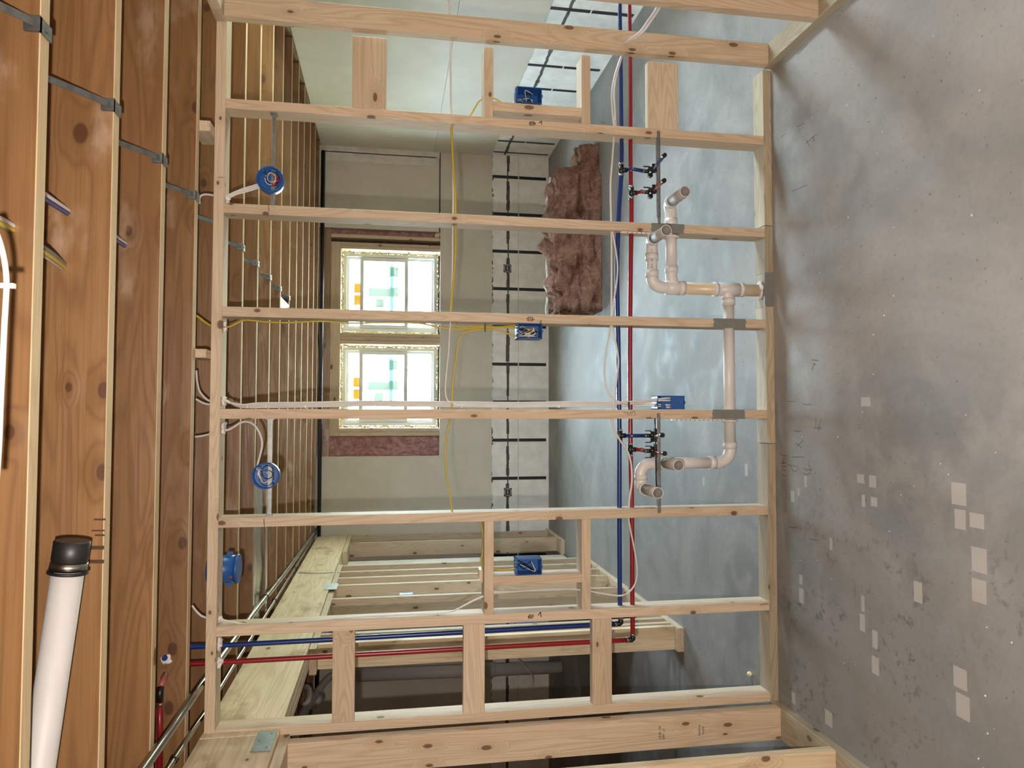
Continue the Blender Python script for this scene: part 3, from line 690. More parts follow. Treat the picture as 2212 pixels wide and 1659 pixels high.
def text(name, s_, loc, size, parent, mat='ink', R=None):
    c = bpy.data.curves.new(name, 'FONT'); c.body = s_; c.size = size; c.extrude = .0002; c.space_line = .9
    o = bpy.data.objects.new('tmp', c); COL.objects.link(o); bpy.context.view_layer.update()
    me = bpy.data.meshes.new_from_object(o); bpy.data.objects.remove(o, do_unlink=True)
    me.materials.clear(); me.materials.append(M[mat]); o = bpy.data.objects.new(name, me); COL.objects.link(o)
    mw = Matrix.Translation(Vector(loc)) @ (R or Matrix.Rotation(math.radians(90), 4, 'X')); WM[o] = mw
    if parent: o.parent = parent; o.matrix_parent_inverse = Matrix.Identity(4); o.matrix_basis = WM[parent].inverted() @ mw
    else: o.matrix_basis = mw
    return o
yl = -.0885
p = P(1428, 1597, 'y', yl); text('grade_stamp', 'UNE  S4', p, .016, SA); p = P(1436, 1597, 'y', yl); text('grade_stamp', 'SPF --2', p, .016, SA)
p = P(1513, 1589, 'y', yl); text('grade_stamp', 'PREMIUM', p, .0115, SA); p = P(1521, 1586, 'y', yl); text('grade_stamp', 'RAMPE', p, .0115, SA)

# ================================================================ WATER PIPES
def seg_tube(e, nm, pts, r, mt, n=0, seg=14): return tube(nm, pts, r, mt, e, seg, n)
def crimp(e, c, ax, r):
    d = Vector((1, 0, 0)) if ax == 'x' else Vector((0, 0, 1)) if ax == 'z' else Vector((0, 1, 0)); c = Vector(c)
    mb = MB().tube([c-d*.005, c+d*.005], r, 14); mb.box(c-Vector((.004, r+.006, .004)), c+Vector((.004, -r+.001, .004))); return mb.build('crimp_clamp', 'clamp', e)
YP = .05
def water(col, main_l, main_r, xe, ztop, xtop, fixtures, mt, lab, over):
    e = empty('water_pipe', (main_l[0].x, YP, main_l[0].z)); tag(e, lab, 'pipe', 'supply pipes through the stud wall')
    r = .0105
    cuts = sorted(f['x'] for f in fixtures)
    seg_tube(e, 'main_run', main_l, r, mt, 6)
    seg_tube(e, 'main_run', main_r, .0093, mt, 6)
    z0 = main_l[0].z
    MB().tube([(xe+.02, YP, z0), (xe, YP, z0), (xe-.002, YP, z0+.004), (xe-.002, YP, z0+.022)], .0115, 14).build('elbow', 'black', e)
    crimp(e, (xe+.022, YP, z0), 'x', .0125); crimp(e, (xe-.002, YP, z0+.026), 'z', .0125)
    seg_tube(e, 'riser', [(xe-.002, YP, z0+.02), ((xe*2+xtop)/3, YP, 1.2), (xtop, YP, 2.3), (xtop, YP, ztop)] + over, r, mt, 5)
    for f in fixtures:
        x = f['x']; z = f['z']; bz = f['bz']; w = f['w']
        MB().tube([(x-.022, YP, z), (x+.022, YP, z)], .0118, 14).tube([(x, YP, z), (x, YP, z-.028)], .011, 14).build('tee', 'black', e)
        crimp(e, (x-.026, YP, z), 'x', .0125); crimp(e, (x+.026, YP, z), 'x', .0122)
        crimp(e, (x, YP-.021, z-.044), 'z', .0098)
        seg_tube(e, 'branch', [(x, YP-.004, z-.026), (x, YP-.024, z-.040), (x+f['dx'], YP-.024, bz+.03)], .0085, mt)
        crimp(e, (x+f['dx']*.95, YP-.024, bz+.034), 'z', .0098)
        c = Vector((x+f['dx'], YP-.024, bz))
        mb = MB(); mb.box(c+Vector((-.028, -.012, -.009)), c+Vector((.020, .012, .010)), bev=.003); mb.tube([c+Vector((0, 0, .03)), c], .009, 12)
        mb.box(c+Vector((-.010, -.014, -.022)), c+Vector((.034, -.008, -.004)), bev=.002); mb.tube([c+Vector((-.004, -.014, 0)), c+Vector((-.004, -.045, 0))], .0125, 14)
        v = mb.build('stop_valve', 'black', e)
        MB().box(c+Vector((.020, -.004, .004)), c+Vector((.024, .004, .034))).build('mount_ear', 'black', v)
        if f.get('two'): MB().box(c+Vector((-.032, -.004, .004)), c+Vector((-.028, .004, .034))).build('mount_ear', 'black', v)
        q = c+Vector((-.004, -.03, 0)); t_ = Vector(f['tip'])
        seg_tube(e, 'stub_out', [q, t_], .0075, f['sm'])
        MB().tube([t_+Vector((0, .012, 0)), t_+Vector((0, -.006, 0)), t_+Vector((0, -.012, 0))], [.0105, .0105, .008], 14).build('stub_plug', 'black', e)
    return e
M['pex_b2'] = plain('pale_blue_stub', (.05, .06, .19), .3, coat=.4); M['pex_r2'] = plain('pale_red_stub', (.33, .09, .08), .25, coat=.5); M['clear_stub'] = plain('greyish_stub', (.38, .42, .43), .25, coat=.5)
def tipp(u, v): return P(u, v, 'y', -.125)
bt1, bt2 = P(1342, 367, 'y', YP), P(1339, 941, 'y', YP); rt1, rt2 = P(1364, 416, 'y', YP), P(1361.5, 971, 'y', YP)
vz = P(1407.5, 900, 'y', YP-.02).z
water('b', PL('y', YP, (1341, 1343), (1339, 1290), (1338, 1100), (1338, 960), (1336, 760), (1333, 600), (1336, 480), (1341, 392), (1342, 372)), PL('y', YP, (1342, 363), (1343, 330), (1342, 240), (1341, 150), (1339, 30), (1338, -60)),
  .373, 2.60, .363, [dict(x=bt1.x, z=bt1.z, bz=vz, dx=-.008, w=1, tip=tipp(1434.8, 336), sm='pex_b2'), dict(x=bt2.x, z=bt2.z, bz=vz, dx=0, w=1, tip=tipp(1430.4, 940), sm='clear_stub', two=1)], 'blue_pex',
  'blue cold water pipe running level through the studs and turning up at the left', [Vector((.363, .03, 2.625)), Vector((.372, -.05, 2.628)), Vector((.379, -.128, 2.622))])
water('r', PL('y', YP, (1367, 1379), (1366, 1300), (1365, 1100), (1362, 960), (1361, 760), (1362, 600), (1364, 480), (1364, 418)), PL('y', YP, (1363, 412), (1362, 330), (1362, 200), (1360, 40), (1359, -60)),
  .298, 2.60, .294, [dict(x=rt1.x, z=rt1.z, bz=vz, dx=-.002, w=1, tip=tipp(1434, 390.5), sm='pex_r2'), dict(x=rt2.x, z=rt2.z, bz=vz, dx=-.006, w=1, tip=tipp(1435.4, 979.5), sm='pex_r2', two=1)], 'red_pex',
  'red hot water pipe running level just below the blue one, turning up at left', [Vector((.294, .03, 2.622)), Vector((.30, -.08, 2.622)), Vector((.309, -.14, 2.622))])
e = empty('water_pipe', (.1, -.19, 2.62)); tag(e, 'short red pipe with black elbow in front of the joist above the left corner', 'pipe')
pa = P(357, 1456, 'y', -.135); pb = P(347, 1484, 'y', -.19)
seg_tube(e, 'stub_out', [pa, pb], .011, 'pex_r2'); MB().tube([pb, pb+Vector((-.02, -.01, 0)), pb+Vector((-.05, -.008, 0))], .0125, 12).build('elbow', 'black', e)
crimp(e, pb+Vector((-.06, -.008, 0)), 'x', .0135); seg_tube(e, 'main_run', [pb+Vector((-.05, -.008, 0)), P(345, 1580, 'y', -.2), (-.9, -.2, 2.61)], .0105, 'red_pex')
def blob(name, c, r, mat, parent=None, seed=0, sc=(1, 1, 1), amp=.5):
    mb = MB(); r_ = bmesh.ops.create_icosphere(mb.bm, subdivisions=3, radius=r); c = Vector(c)
    for v_ in r_['verts']:
        d = 1 + amp*mnoise.noise(v_.co*(1.6/r)*.9 + Vector((seed, 0, 0)))
        v_.co = Vector((v_.co.x*sc[0], v_.co.y*sc[1], v_.co.z*sc[2]))*d + c
    return mb.build(name, mat, parent, sm=True)
o = blob('hole_sealant', P(359, 1425, 'y', -.116), .020, 'sealant', None, 3, (1, .25, 1)); tag(o, 'white sealant ring around the blue pipe hole in the joist above the corner', 'sealant')
for i, (u, v, r) in enumerate([(486, 862, .014), (484, 870, .014), (487, 920, .016), (489, 929, .016), (489, 430, .015), (488, 700, .011), (489, 712, .011), (472, 1338, .014), (478, 1388, .017), (476, 1396, .014), (476, 1428, .016), (476, 1436, .012)]):
    c = P(u, v, 'y', .045); c.z = HP-T-.002; blob('hole_sealant', c, r, 'sealant', tp, i*3.1, (1, 1.2, .8), .9)

# ================================================================ DRAIN PIPES
YD = .045
e = empty('drain_pipe', (1.905, YD, 0)); tag(e, 'white plastic drain pipes with four open stubs, rising from the floor between studs', 'drain pipe')
sx = 1.905
B1, B2, B3, B4 = P(1451.8, 434.5, 'y', 0), P(1412.8, 514.8, 'y', 0), P(1395, 1057, 'y', 0), P(1438, 1000, 'y', 0)
rz = .488; uz = P(1408, 560, 'y', YD).z; lz = P(1575, 800, 'y', YD).z; vx = 1.092
seg_tube(e, 'stack', [(sx, YD, -.01), (sx, YD, rz-.04)], .0285, 'pvc_old', 0, 28)
def fit(e, nm, pts, r, n=8, seg=28): return tube(nm, pts, r, 'pvc', e, seg, n)
def band(e, a, b, r, mt='pvc'): return tube('coupling', [a, b], r, mt, e, 28)
band(e, (sx, YD, .150), (sx, YD, .265), .0325); fit(e, 'tee', [(sx, YD, .225), (sx-.012, YD, .215), (sx-.05, YD, lz), (sx-.075, YD, lz)], .0275)
band(e, (sx, YD, .262), (sx, YD, .282), .0335); band(e, (sx, YD, .132), (sx, YD, .154), .0335)
fit(e, 'tee', [(sx, YD, rz-.055), (sx, YD, rz+.03)], .0325, 2); band(e, (sx, YD, rz-.062), (sx, YD, rz-.035), .0335)
fit(e, 'tee', [(sx, YD, rz-.03), (sx+.02, YD, rz-.008), (sx+.05, YD, rz), (sx+.085, YD, rz)], .0275); band(e, (sx+.068, YD, rz), (sx+.100, YD, rz), .0305)
seg_tube(e, 'drain_arm', [(sx+.09, YD, rz), (B1.x-.08, YD, rz)], .0255, 'pvc', 0, 28)
# lower elbow towards the room at the right
fit(e, 'elbow', [(B1.x-.095, YD, rz), (B1.x-.035, YD, rz+.001), (B1.x-.008, YD-.006, (rz+B1.z)/2+.003), (B1.x, YD-.030, B1.z), (B1.x, .002, B1.z)], .0275, 8); band(e, (B1.x-.105, YD, rz), (B1.x-.070, YD, rz), .0305)
# upper elbow off the stack top
fit(e, 'elbow', [(sx, YD, rz+.02), (sx, YD, rz+.045), (sx+.010, YD, uz-.022), (sx+.032, YD, uz-.002), (sx+.06, YD, uz)], .0275, 8); band(e, (sx+.045, YD, uz), (sx+.078, YD, uz), .0305)
seg_tube(e, 'drain_arm', [(sx+.07, YD, uz), (B2.x-.06, YD, uz)], .0252, 'pvc', 0, 28)
text('pipe_print', 'PVC PIPE 1-1/2', (sx+.085, YD-.0262, uz+.004), .014, e)
fit(e, 'elbow', [(B2.x-.085, YD, uz), (B2.x-.03, YD, uz), (B2.x-.006, YD-.006, (uz+B2.z)/2), (B2.x, YD-.03, B2.z), (B2.x, .002, B2.z)], .0275, 8); band(e, (B2.x-.092, YD, uz), (B2.x-.06, YD, uz), .0305)
# long lateral to the left fixture
seg_tube(e, 'lateral', [(sx-.06, YD, lz), (vx+.07, YD, lz)], .0255, 'pvc', 0, 28); band(e, (sx-.072, YD, lz), (sx-.040, YD, lz), .0305); band(e, (vx+.062, YD, lz), (vx+.095, YD, lz), .0305)
fit(e, 'elbow', [(vx+.085, YD, lz), (vx+.055, YD, lz), (vx+.018, YD, lz+.016), (vx, YD, lz+.055), (vx, YD, lz+.085)], .0275, 8); band(e, (vx, YD, lz+.075), (vx, YD, lz+.105), .0305)
seg_tube(e, 'riser', [(vx, YD, lz+.09), (vx, YD, B4.z-.03)], .0255, 'pvc', 0, 28)
band(e, (vx, YD, B4.z-.055), (vx, YD, B4.z+.048), .0295)
tx = B3.x; tz = P(1384, 1030, 'y', YD).z
fit(e, 'elbow', [(vx, YD, B4.z+.04), (vx, YD, tz-.055), (vx-.010, YD, tz-.022), (vx-.035, YD, tz-.002), (vx-.060, YD, tz), (tx+.045, YD, tz-.003), (tx+.012, YD-.005, (tz+B3.z)/2+.006), (tx, YD-.03, B3.z), (tx, .002, B3.z)], .0272, 8)
band(e, (vx-.052, YD, tz), (vx-.075, YD, tz-.001), .0292)
for B in (B1, B2, B3, B4):
    s_ = MB().tube([(B.x, .02, B.z), (B.x, -.002, B.z)], .0300, 28).build('hub', 'pvc', e)
    MB().hollow((B.x, -.001, B.z), (B.x, -.150, B.z), .0245, .0215, 32).build('stub_out', ['pvc_grey', 'pvc_bore_shade', 'pvc'], e)
    mb = MB(); n_ = 32; pts_ = [Vector((B.x+math.cos(2*math.pi*k/n_)*.0232, -.150, B.z+math.sin(2*math.pi*k/n_)*.0232)) for k in range(n_+1)]
    mb.tube(pts_, .0019, 6, caps=False); mb.build('cut_rim', 'pvc', e)
    pts_ = [Vector((B.x+math.cos(2*math.pi*k/n_)*.0275, -.002, B.z+math.sin(2*math.pi*k/n_)*.0275)) for k in range(n_+1)]
    mb = MB(); mb.tube(pts_, .0026, 6, caps=False); mb.build('hub_rim', 'pvc', e)
blob('foam_collar', (sx, YD, T+.008), .034, 'sealant', e, 2, (1.1, 1.1, .35), .5)
def hanger(lab, x, z0, z1, pz, y=.01):
    e = empty('pipe_hanger', (x, y, z0)); tag(e, lab, 'hanger'); mb = MB().box((x-.006, y-.008, z0), (x, y+.008, z1)); mb.mi = 1
    k = z0+.015
    while k < z1-.01: mb.box((x-.0065, y-.010, k), (x-.002, y-.0079, k+.003)); k += .022
    mb.build('hanger_strip', ['wire_w', 'black'], e)
    pts_ = [Vector((x-.008, YD+math.cos(a/10*math.pi*2)*.033, pz+math.sin(a/10*math.pi*2)*.033)) for a in range(11)]
    MB().tube(pts_, .006, 6, 4, caps=False).build('hanger_loop', 'wire_w', e)
hanger('white perforated pipe hanger strip on the stud with the two drain stubs', SX['b']-T/2-.002, .50, .745, rz); hanger('white pipe hanger strip below the left bracket bar', SX['d']-T/2-.002, .24, .50, lz, .03)

# ================================================================ BRACKET BARS
def bar(lab, x0, x1, z, y=-.004):
    e = empty('bracket_bar', ((x0+x1)/2, y, z-.008)); tag(e, lab, 'bracket')
    mb = MB().box((x0, y-.002, z-.008), (x1, y+.002, z+.006)).box((x0+.03, y-.001, z+.006), (x1-.03, y+.012, z+.008)); mb.mi = 1
    x = x0+.03
    while x < x1-.02: mb.box((x, y-.0026, z-.006), (x+.004, y-.0019, z-.003)); x += .010
    mb.build('bar', ['steel', 'black'], e)
    for x in (x0+.008, x1-.008): MB().tube([(x, y-.001, z), (x, y-.006, z)], [.006, .004], 10).build('screw', 'clamp', e)
    return e
bar('galvanised bracket bar behind the two right-hand supply stubs', 2.19, 2.622, .566); bar('galvanised bracket bar in front of the two left-hand supply valves', .872, 1.322, .574, -.004)
for jo in [o_2 for o_2 in bpy.data.objects if o_2.get('label', '') == JL[1]]:
    for (ua, ub, v, w_) in ((203, 228, 1122, .005), (198, 226, 1146, .004), (205, 226, 1156, .005), (186, 225, 1183, .010), (181, 225, 1213, .010)):
        a = P(ua, v, 'y', JY[1]-.0222); b2 = P(ub, v, 'y', JY[1]-.0222); mb = MB()
        for q in ribbon([a, b2], w_, (0, -1, 0)): mb.poly(q)
        mb.build('burnt_streak', 'stain', jo)
o = tube('threaded_rod', [(.99, .0, .585), (1.30, .0, .590)], .0028, 'black'); tag(o, 'thin black rod running along the left-hand bracket bar', 'rod')

# ================================================================ ELECTRICAL BOXES
def device_box(lab, x0, x1, z0, z1, y0=-.006, y1=.075, closed=False, wires=True, seed=1, group=None):
    e = empty('electrical_box', ((x0+x1)/2, y0, z0)); tag(e, lab, 'electrical box', group); t_ = .003
    mb = MB(); mb.box((x0, y0, z0), (x0+t_, y1, z1)).box((x1-t_, y0, z0), (x1, y1, z1)).box((x0, y0, z0), (x1, y1, z0+t_)).box((x0, y0, z1-t_), (x1, y1, z1))
    mb.box((x0, y1-t_, z0), (x1, y1, z1) if not closed else (x1, y1, z1))
    if closed: mb.box((x0, y0, z0), (x1, y0+t_, z1-.018))
    for zz in (z1, z0): mb.box(((x0+x1)/2-.006, y0, zz-.004), ((x0+x1)/2+.006, y0+.02, zz+.004))
    b_ = mb.build('box_shell', 'box', e)
    for i in range(5 if not closed else 0):
        xx = x0+.006+(x1-x0-.012)*i/4; MB().box((xx-.004, y0+.004, z1), (xx+.004, y0+.03, z1+.006)).build('cable_clamp', 'box', b_)
    if wires:
        random.seed(seed)
        for i in range(wires if isinstance(wires, int) and wires > 1 else 7):
            mt = random.choice(['wire_b', 'wire_b', 'wire_w', 'wire_w', 'cable_y'])
            a = Vector((random.uniform(x0+.012, x1-.012), y1-.02, z1-.008)); b2 = Vector((random.uniform(x0+.01, x1-.01), random.uniform(y0+.012, y0+.03), z0+.02+random.random()*.03))
            m1 = Vector((random.uniform(x0+.008, x1-.008), random.uniform(y0+.01, y1-.02), (z0+z1)/2+random.uniform(-.02, .03)))
            m2 = Vector((random.uniform(x0+.008, x1-.008), y0+.01, random.uniform(z0+.02, z1-.03)))
            tube('wire', [a, m1, m2, b2], .0017, mt, e, 6, 6)
    return e
device_box('blue electrical box full of wires with three yellow cables entering, on the middle stud', 1.650, 1.7185, 1.113, 1.222, wires=13, seed=5)
device_box('nearly empty blue electrical box framed in the right-hand bay', 2.708, 2.780, 1.115, 1.227, wires=3, seed=2)
device_box('blue electrical box with looping wires, framed in the left-hand bay', .616, .686, 1.115, 1.226, wires=4, seed=3)
eD = device_box('blue box seen from behind, low on the stud beside the left supply valves', 1.340, 1.402, .442, .572, .012, .094, closed=True, wires=False)
for i, v in enumerate((860, 865, 875, 880)):
    q = P(1444, v, 'y', .010); tube('cable_end', [q, q+Vector((0, .006, -.012))], .0035, 'cable_w', eD, 8)
# far partition boxes
def small_box(lab, x0, x1, y0, y1, z0, z1):
    e = MB().box((x0, y0, z0), (x1, y1, z1), bev=.002).build('electrical_box', 'box'); return tag(e, lab, 'electrical box')
small_box('small blue box at mid height on a far partition stud', -.06, .014, 2.163, 2.225, 1.60, 1.70)
small_box('small blue box low on a far partition stud above the white floor cable', -.06, .014, 2.563, 2.625, .66, .76)
small_box('blue box behind the blue riser, low on the nearest partition stud', -.06, .014, 1.345, 1.41, .88, .99)

def round_box(lab, c, wires, seed, bar_x, bar_z, junk=True):
    e = empty('ceiling_box', c); tag(e, lab, 'electrical box', 'round blue boxes on bars'); c = Vector(c); r = .054; n_ = 36
    mb = MB(); mb.hollow(c+Vector((0, .055, 0)), c, r, r-.004, n_, .05); b_ = mb.build('box_shell', ['box', 'box', 'box'], e)
    pts_ = [c+Vector((math.cos(2*math.pi*k/n_)*(r-.002), 0, math.sin(2*math.pi*k/n_)*(r-.002))) for k in range(n_+1)]
    MB().tube(pts_, .0028, 6, caps=False).build('box_rim', 'box', b_)
    for s_ in (1, -1): MB().box(c+Vector((s_*.034-.005, -.001, s_*.026-.005)), c+Vector((s_*.034+.005, .03, s_*.026+.005))).build('screw_post', 'box', b_)
    random.seed(seed)
    for i, (mt, rr) in enumerate(wires):
        a0 = random.uniform(0, 6.28); cc = c+Vector((random.uniform(-.012, .016), .008+i*.005, random.uniform(-.012, .016)))
        pts_ = [cc+Vector((math.cos(a0+k*.75)*rr*1.15, .004*math.sin(k), math.sin(a0+k*.75)*rr)) for k in range(9)]
        tube('wire', pts_, .0018, mt, e, 6, 5)
    if junk:
        for (dx, dz, a) in ((-.004, -.030, 30), (.012, -.024, -10), (-.020, -.018, 60)):
            q = c+Vector((dx, .012, dz)); d = Vector((math.cos(math.radians(a))*.5, 0, -1)).normalized(); mb = MB(); mb.tube([q-d*.010, q-d*.008, q+d*.012], [.0058, .0064, .0040], 10); mb.build('wire_nut', 'nut', e)
    else: MB().tube([c+Vector((-.028, .012, .01)), c+Vector((.01, .006, .028)), c+Vector((.036, .01, .022))], [.002, .006, .003], 8).build('cable_sheath', 'cable_w', e)
    mb = MB()
    x0, x1 = bar_x; z = bar_z
    for dz in (-.008, .003): mb.box((x0, .030, z+dz), (x1, .036, z+dz+.005))
    mb.box((x0, .034, z-.007), (x1, .038, z+.006)); mb.box((x0-.0, .012, z-.014), (x0+.004, .05, z+.014)); mb.box((x1-.004, .012, z-.014), (x1, .05, z+.014))
    mb.build('hanger_bar', 'steel', e)
    return e
c1 = P(582.5, 386, 'y', -.006); round_box('round blue box with red wire connectors hanging on the right-hand bar', c1, [('wire_w', .022), ('wire_b', .026), ('wire_w', .018), ('wire_b', .02)], 3, (SX['b']+T/2, SX['a']-T/2), 2.272)
c2 = P(572.5, 1028.5, 'y', -.006); round_box('round blue box with two black wire loops hanging on the left-hand bar', c2, [('wire_b', .024), ('wire_b', .028), ('wire_w', .02)], 8, (SX['e']+T/2, SX['d']-T/2), 2.268, junk=False)
o = blob('label_tag', c1+Vector((-.012, .05, -.055)), .016, 'sealant', None, 5, (1.3, .3, .5), .3) if False else None
# third round box facing down, behind the top plate at the left
q = P(517, 1228, 'y', .20); e = empty('ceiling_box', q); tag(e, 'round blue box facing down behind the top plate, left bay', 'electrical box', 'round blue boxes on bars')
MB().hollow((q.x, .20, HJ-.002), (q.x, .20, q.z+.012), .058, .054, 32).build('box_shell', ['box', 'box', 'box'], e); MB().tube([(q.x, .20, q.z+.014), (q.x, .20, q.z)], .062, 32).build('box_rim', 'box', e)
MB().box((q.x+.055, .18, q.z+.03), (q.x+.072, .22, q.z+.05)).build('ear', 'box', e); MB().box((q.x-.072, .18, q.z+.03), (q.x-.055, .22, q.z+.05)).build('ear', 'box', e); MB().tube([(q.x-.02, .139, q.z+.02), (q.x-.02, .130, q.z+.02)], .006, 8).build('wire_nut', 'nut', e)
# steel boxes let into the foam
def foam_box(lab, u, v):
    c = P(u, v, 'y', FY-.004); e = empty('outlet_box', c); tag(e, lab, 'electrical box'); h = .044
    mb = MB(); mb.box(c+Vector((-h, -.004, -h)), c+Vector((h, .002, -h+.018))).box(c+Vector((-h, -.004, h-.018)), c+Vector((h, .002, h))).box(c+Vector((-h, -.004, -h)), c+Vector((-h+.014, .002, h))).box(c+Vector((h-.014, -.004, -h)), c+Vector((h, .002, h))); mb.build('cover_ring', 'steel', e)
    MB().box(c+Vector((-h+.01, -.002, -h+.012)), c+Vector((h-.01, .003, h-.012))).build('box_inside', 'black', e)
    for k in range(3): tube('wire', [c+Vector((-.02, -.004, -.01+.01*k)), c+Vector((.0, -.010, .012-.008*k)), c+Vector((.02, -.004, -.005+.006*k))], .0016, 'wire_w', e, 6, 4)
foam_box('square steel outlet box let into the foam below the right-hand window', 1096, 580); foam_box('square steel outlet box let into the foam near the left end of the far wall', 1097, 1063)

# ================================================================ CABLES
def cable(lab, pts, mt, r=.0042, n=6, flat=1.0, group=None, parts=None):
    o = tube('cable', pts, r, mt, None, 8, n); return tag(o, lab, 'cable', group)
def staple(par, c, ax='x'):
    return MB().box(Vector(c)-Vector((.006, .006, .003)), Vector(c)+Vector((.006, .006, .003)), bev=.001).build('staple', 'wire_w', par)
four = ['white cable of the four beside the left-middle stud, nearest the stud', 'white cable of the four beside the left-middle stud, second from the stud', 'white cable of the four beside the left-middle stud, third from the stud', 'white cable of the four beside the left-middle stud, outermost']
dcab = []
for i, dv in enumerate((8, 5, 2, -1)):
    vend = (880, 875, 865, 860)[i]; yy = .068-.015*i
    o = cable(four[i], PL('y', yy, (484, 862+i), (492, 866+i), (505, 872+dv*.3), (525, 875+dv*.6), (560, 872+dv), (640, 871+dv), (700, 870+dv), (800, 868+dv), (900, 869+dv), (1000, 870+dv), (1100, 871+dv), (1190, 870+dv), (1260, 869+dv), (1330, 870+dv), (1360, 869+dv), (1400, 868+dv*.7+(vend-872)*.3)) + PL('y', .008, (1444, vend)), 'cable_w', .0040, 5, group='white cables down the left-middle stud')
    dcab.append(o)
for u in (535, 575, 660, 810, 997, 1207): staple(dcab[0], P(u, 878, 'y', .035))
q = P(1355, 876, 'y', .03); MB().box((q.x-.022, .008, q.z-.004), (q.x+.016, .012, q.z+.003)).build('cable_tie', 'black', dcab[3])
cable('yellow cable stapled down the middle stud into the wire-filled blue box', PL('y', .03, (490, 707), (500, 704), (512, 698), (526, 692), (545, 692), (570, 695), (620, 697), (660, 695), (700, 694), (760, 698), (830, 697), (900, 698), (940, 705), (975, 711), (1010, 710), (1050, 707), (1080, 707), (1118, 708)), 'cable_y', .0038)
cable('yellow cable leaving a hole in the middle stud for the wire-filled box', [Vector((SX['c']-T/2+.01, .05, P(981, 700, 'y', .05).z))] + PL('y', .035, (985, 704), (996, 706), (1040, 705), (1080, 706), (1118, 703)), 'cable_y', .0038)
o = cable('yellow cable bowing out from the wire-filled box to the next stud left', PL('y', .025, (1118, 727), (1100, 722), (1080, 714), (1050, 711), (1020, 714), (1000, 722), (990, 738), (987, 760), (985, 780), (980, 810), (977, 850), (976, 890)), 'cable_y', .0038)
q = P(1047, 709, 'y', .02); MB().box((q.x-.02, .008, q.z-.003), (q.x+.02, .012, q.z+.003)).build('cable_tie', 'black', o)
cable('yellow cable bowing across the bay left of the four white cables', PL('y', YP, (974, 884), (970, 915), (965, 940), (962, 975), (963, 1010), (968, 1050), (974, 1085), (977, 1104)), 'cable_y', .0038)
cable('yellow cable curling into the left-hand framed blue box', PL('y', YP, (1000, 1124), (1025, 1123), (1035, 1127), (1042, 1145), (1044, 1170), (1042, 1195), (1039, 1210), (1042, 1222), (1052, 1228), (1070, 1229), (1085, 1232), (1100, 1231), (1117, 1227)), 'cable_y', .0038)
cable('yellow cable crossing level between the two right-hand studs above the batt', PL('y', YP, (974, 262), (976, 300), (979, 360), (983, 410), (984, 440), (984, 500), (984, 540), (981, 590), (976, 640), (972, 690)), 'cable_y', .0048)
cable('short yellow cable looping into the right-hand framed blue box', PL('y', YP, (1012, 258), (1022, 240), (1034, 220), (1043, 213), (1056, 211), (1070, 214), (1085, 222), (1112, 224), (1122, 214)), 'cable_y', .0038)
cable('white cable crossing level through the right-hand studs at mid height', PL('y', YP+.012, (968, -40), (971, 20), (973, 100), (974, 200), (976, 270), (978, 340), (979, 420), (978, 500), (977, 580), (974, 690)), 'cable_w', .0042)
cable('white cable bowing left of the middle stud to join the bundle of four', PL('y', .03, (975, 690), (972, 706), (969, 760), (964, 810), (962, 840), (964, 858), (972, 870), (990, 876), (1010, 876)), 'cable_w', .0038)
cable('straighter white cable above the red and blue pipes, beside the fibreglass batt', PL('y', .028, (1328, 260), (1326, 300), (1323, 340), (1319, 400), (1320, 470), (1321, 530), (1321, 600), (1321, 690)), 'cable_w', .0045)
cable('white cable bowing over the blue pipe below the fibreglass batt', PL('y', .022, (1323, 480), (1324, 505), (1330, 540), (1334, 575), (1332, 610), (1326, 650), (1321, 690)), 'cable_w', .0042)
cable('white cable bulging away from the blue pipe and joining the bundle at the lower box', PL('y', .022, (1321, 690), (1317, 715), (1311, 750), (1306, 790), (1306, 812), (1310, 835), (1320, 856), (1333, 866), (1350, 871), (1380, 872), (1410, 866)) + PL('y', .008, (1444, 865)), 'cable_w', .0038)
cable('white cable slanting across the blue pipe right of the lower blue box', PL('y', .018, (1321, 690), (1324, 715), (1331, 745), (1336, 780), (1333, 810), (1329, 845), (1324, 884), (1320, 900)), 'cable_w', .0045)
cable('white cable curving over both pipes left of the lower blue box', PL('y', .022, (1321, 895), (1322, 910), (1328, 930), (1340, 952), (1354, 972), (1362, 995), (1365, 1025), (1364, 1050), (1360, 1075), (1358, 1105)), 'cable_w', .0048)
cable('white cable sagging past the pipes and rising up the left-hand bay', PL('y', .03, (1358, 1100), (1358, 1120), (1363, 1150), (1371, 1190), (1376, 1225), (1374, 1255), (1362, 1276), (1345, 1286), (1325, 1286), (1300, 1282), (1275, 1277), (1250, 1274), (1200, 1272), (1150, 1275), (1100, 1279), (1060, 1283), (1045, 1288), (1020, 1299), (995, 1312), (975, 1321), (945, 1325), (880, 1327), (780, 1332), (650, 1341), (560, 1347), (530, 1348), (505, 1344), (480, 1339), (470, 1337)), 'cable_w', .0040)
for k, dv in enumerate((0, 7)):
    cable(['upper of two white cables entering the big knotty board near the red pipe', 'lower of two white cables entering the big knotty board near the red pipe'][k],
      [P(1345, 97, 'y', -.03), P(1347+dv*.2, 95-dv*.3, 'y', -.06), P(1362+dv*.8, 84, 'y', -.09), P(1383+dv, 68, 'y', -.12), P(1400+dv, 45, 'y', -.14), P(1418+dv, 18, 'y', -.16), P(1440+dv, -25, 'y', -.18)], 'cable_w', .0048)
    cable(['outer of two white cables bowing beside the blue pipe in the right-hand bay', 'inner of two white cables bowing beside the blue pipe in the right-hand bay'][k], PL('y', .03+.01*k, (1346, 105), (1339+dv*.3, 130), (1328+dv*.5, 165), (1322+dv*.7, 200), (1323+dv*.8, 240), (1328+dv*.3, 285)), 'cable_w', .0045)
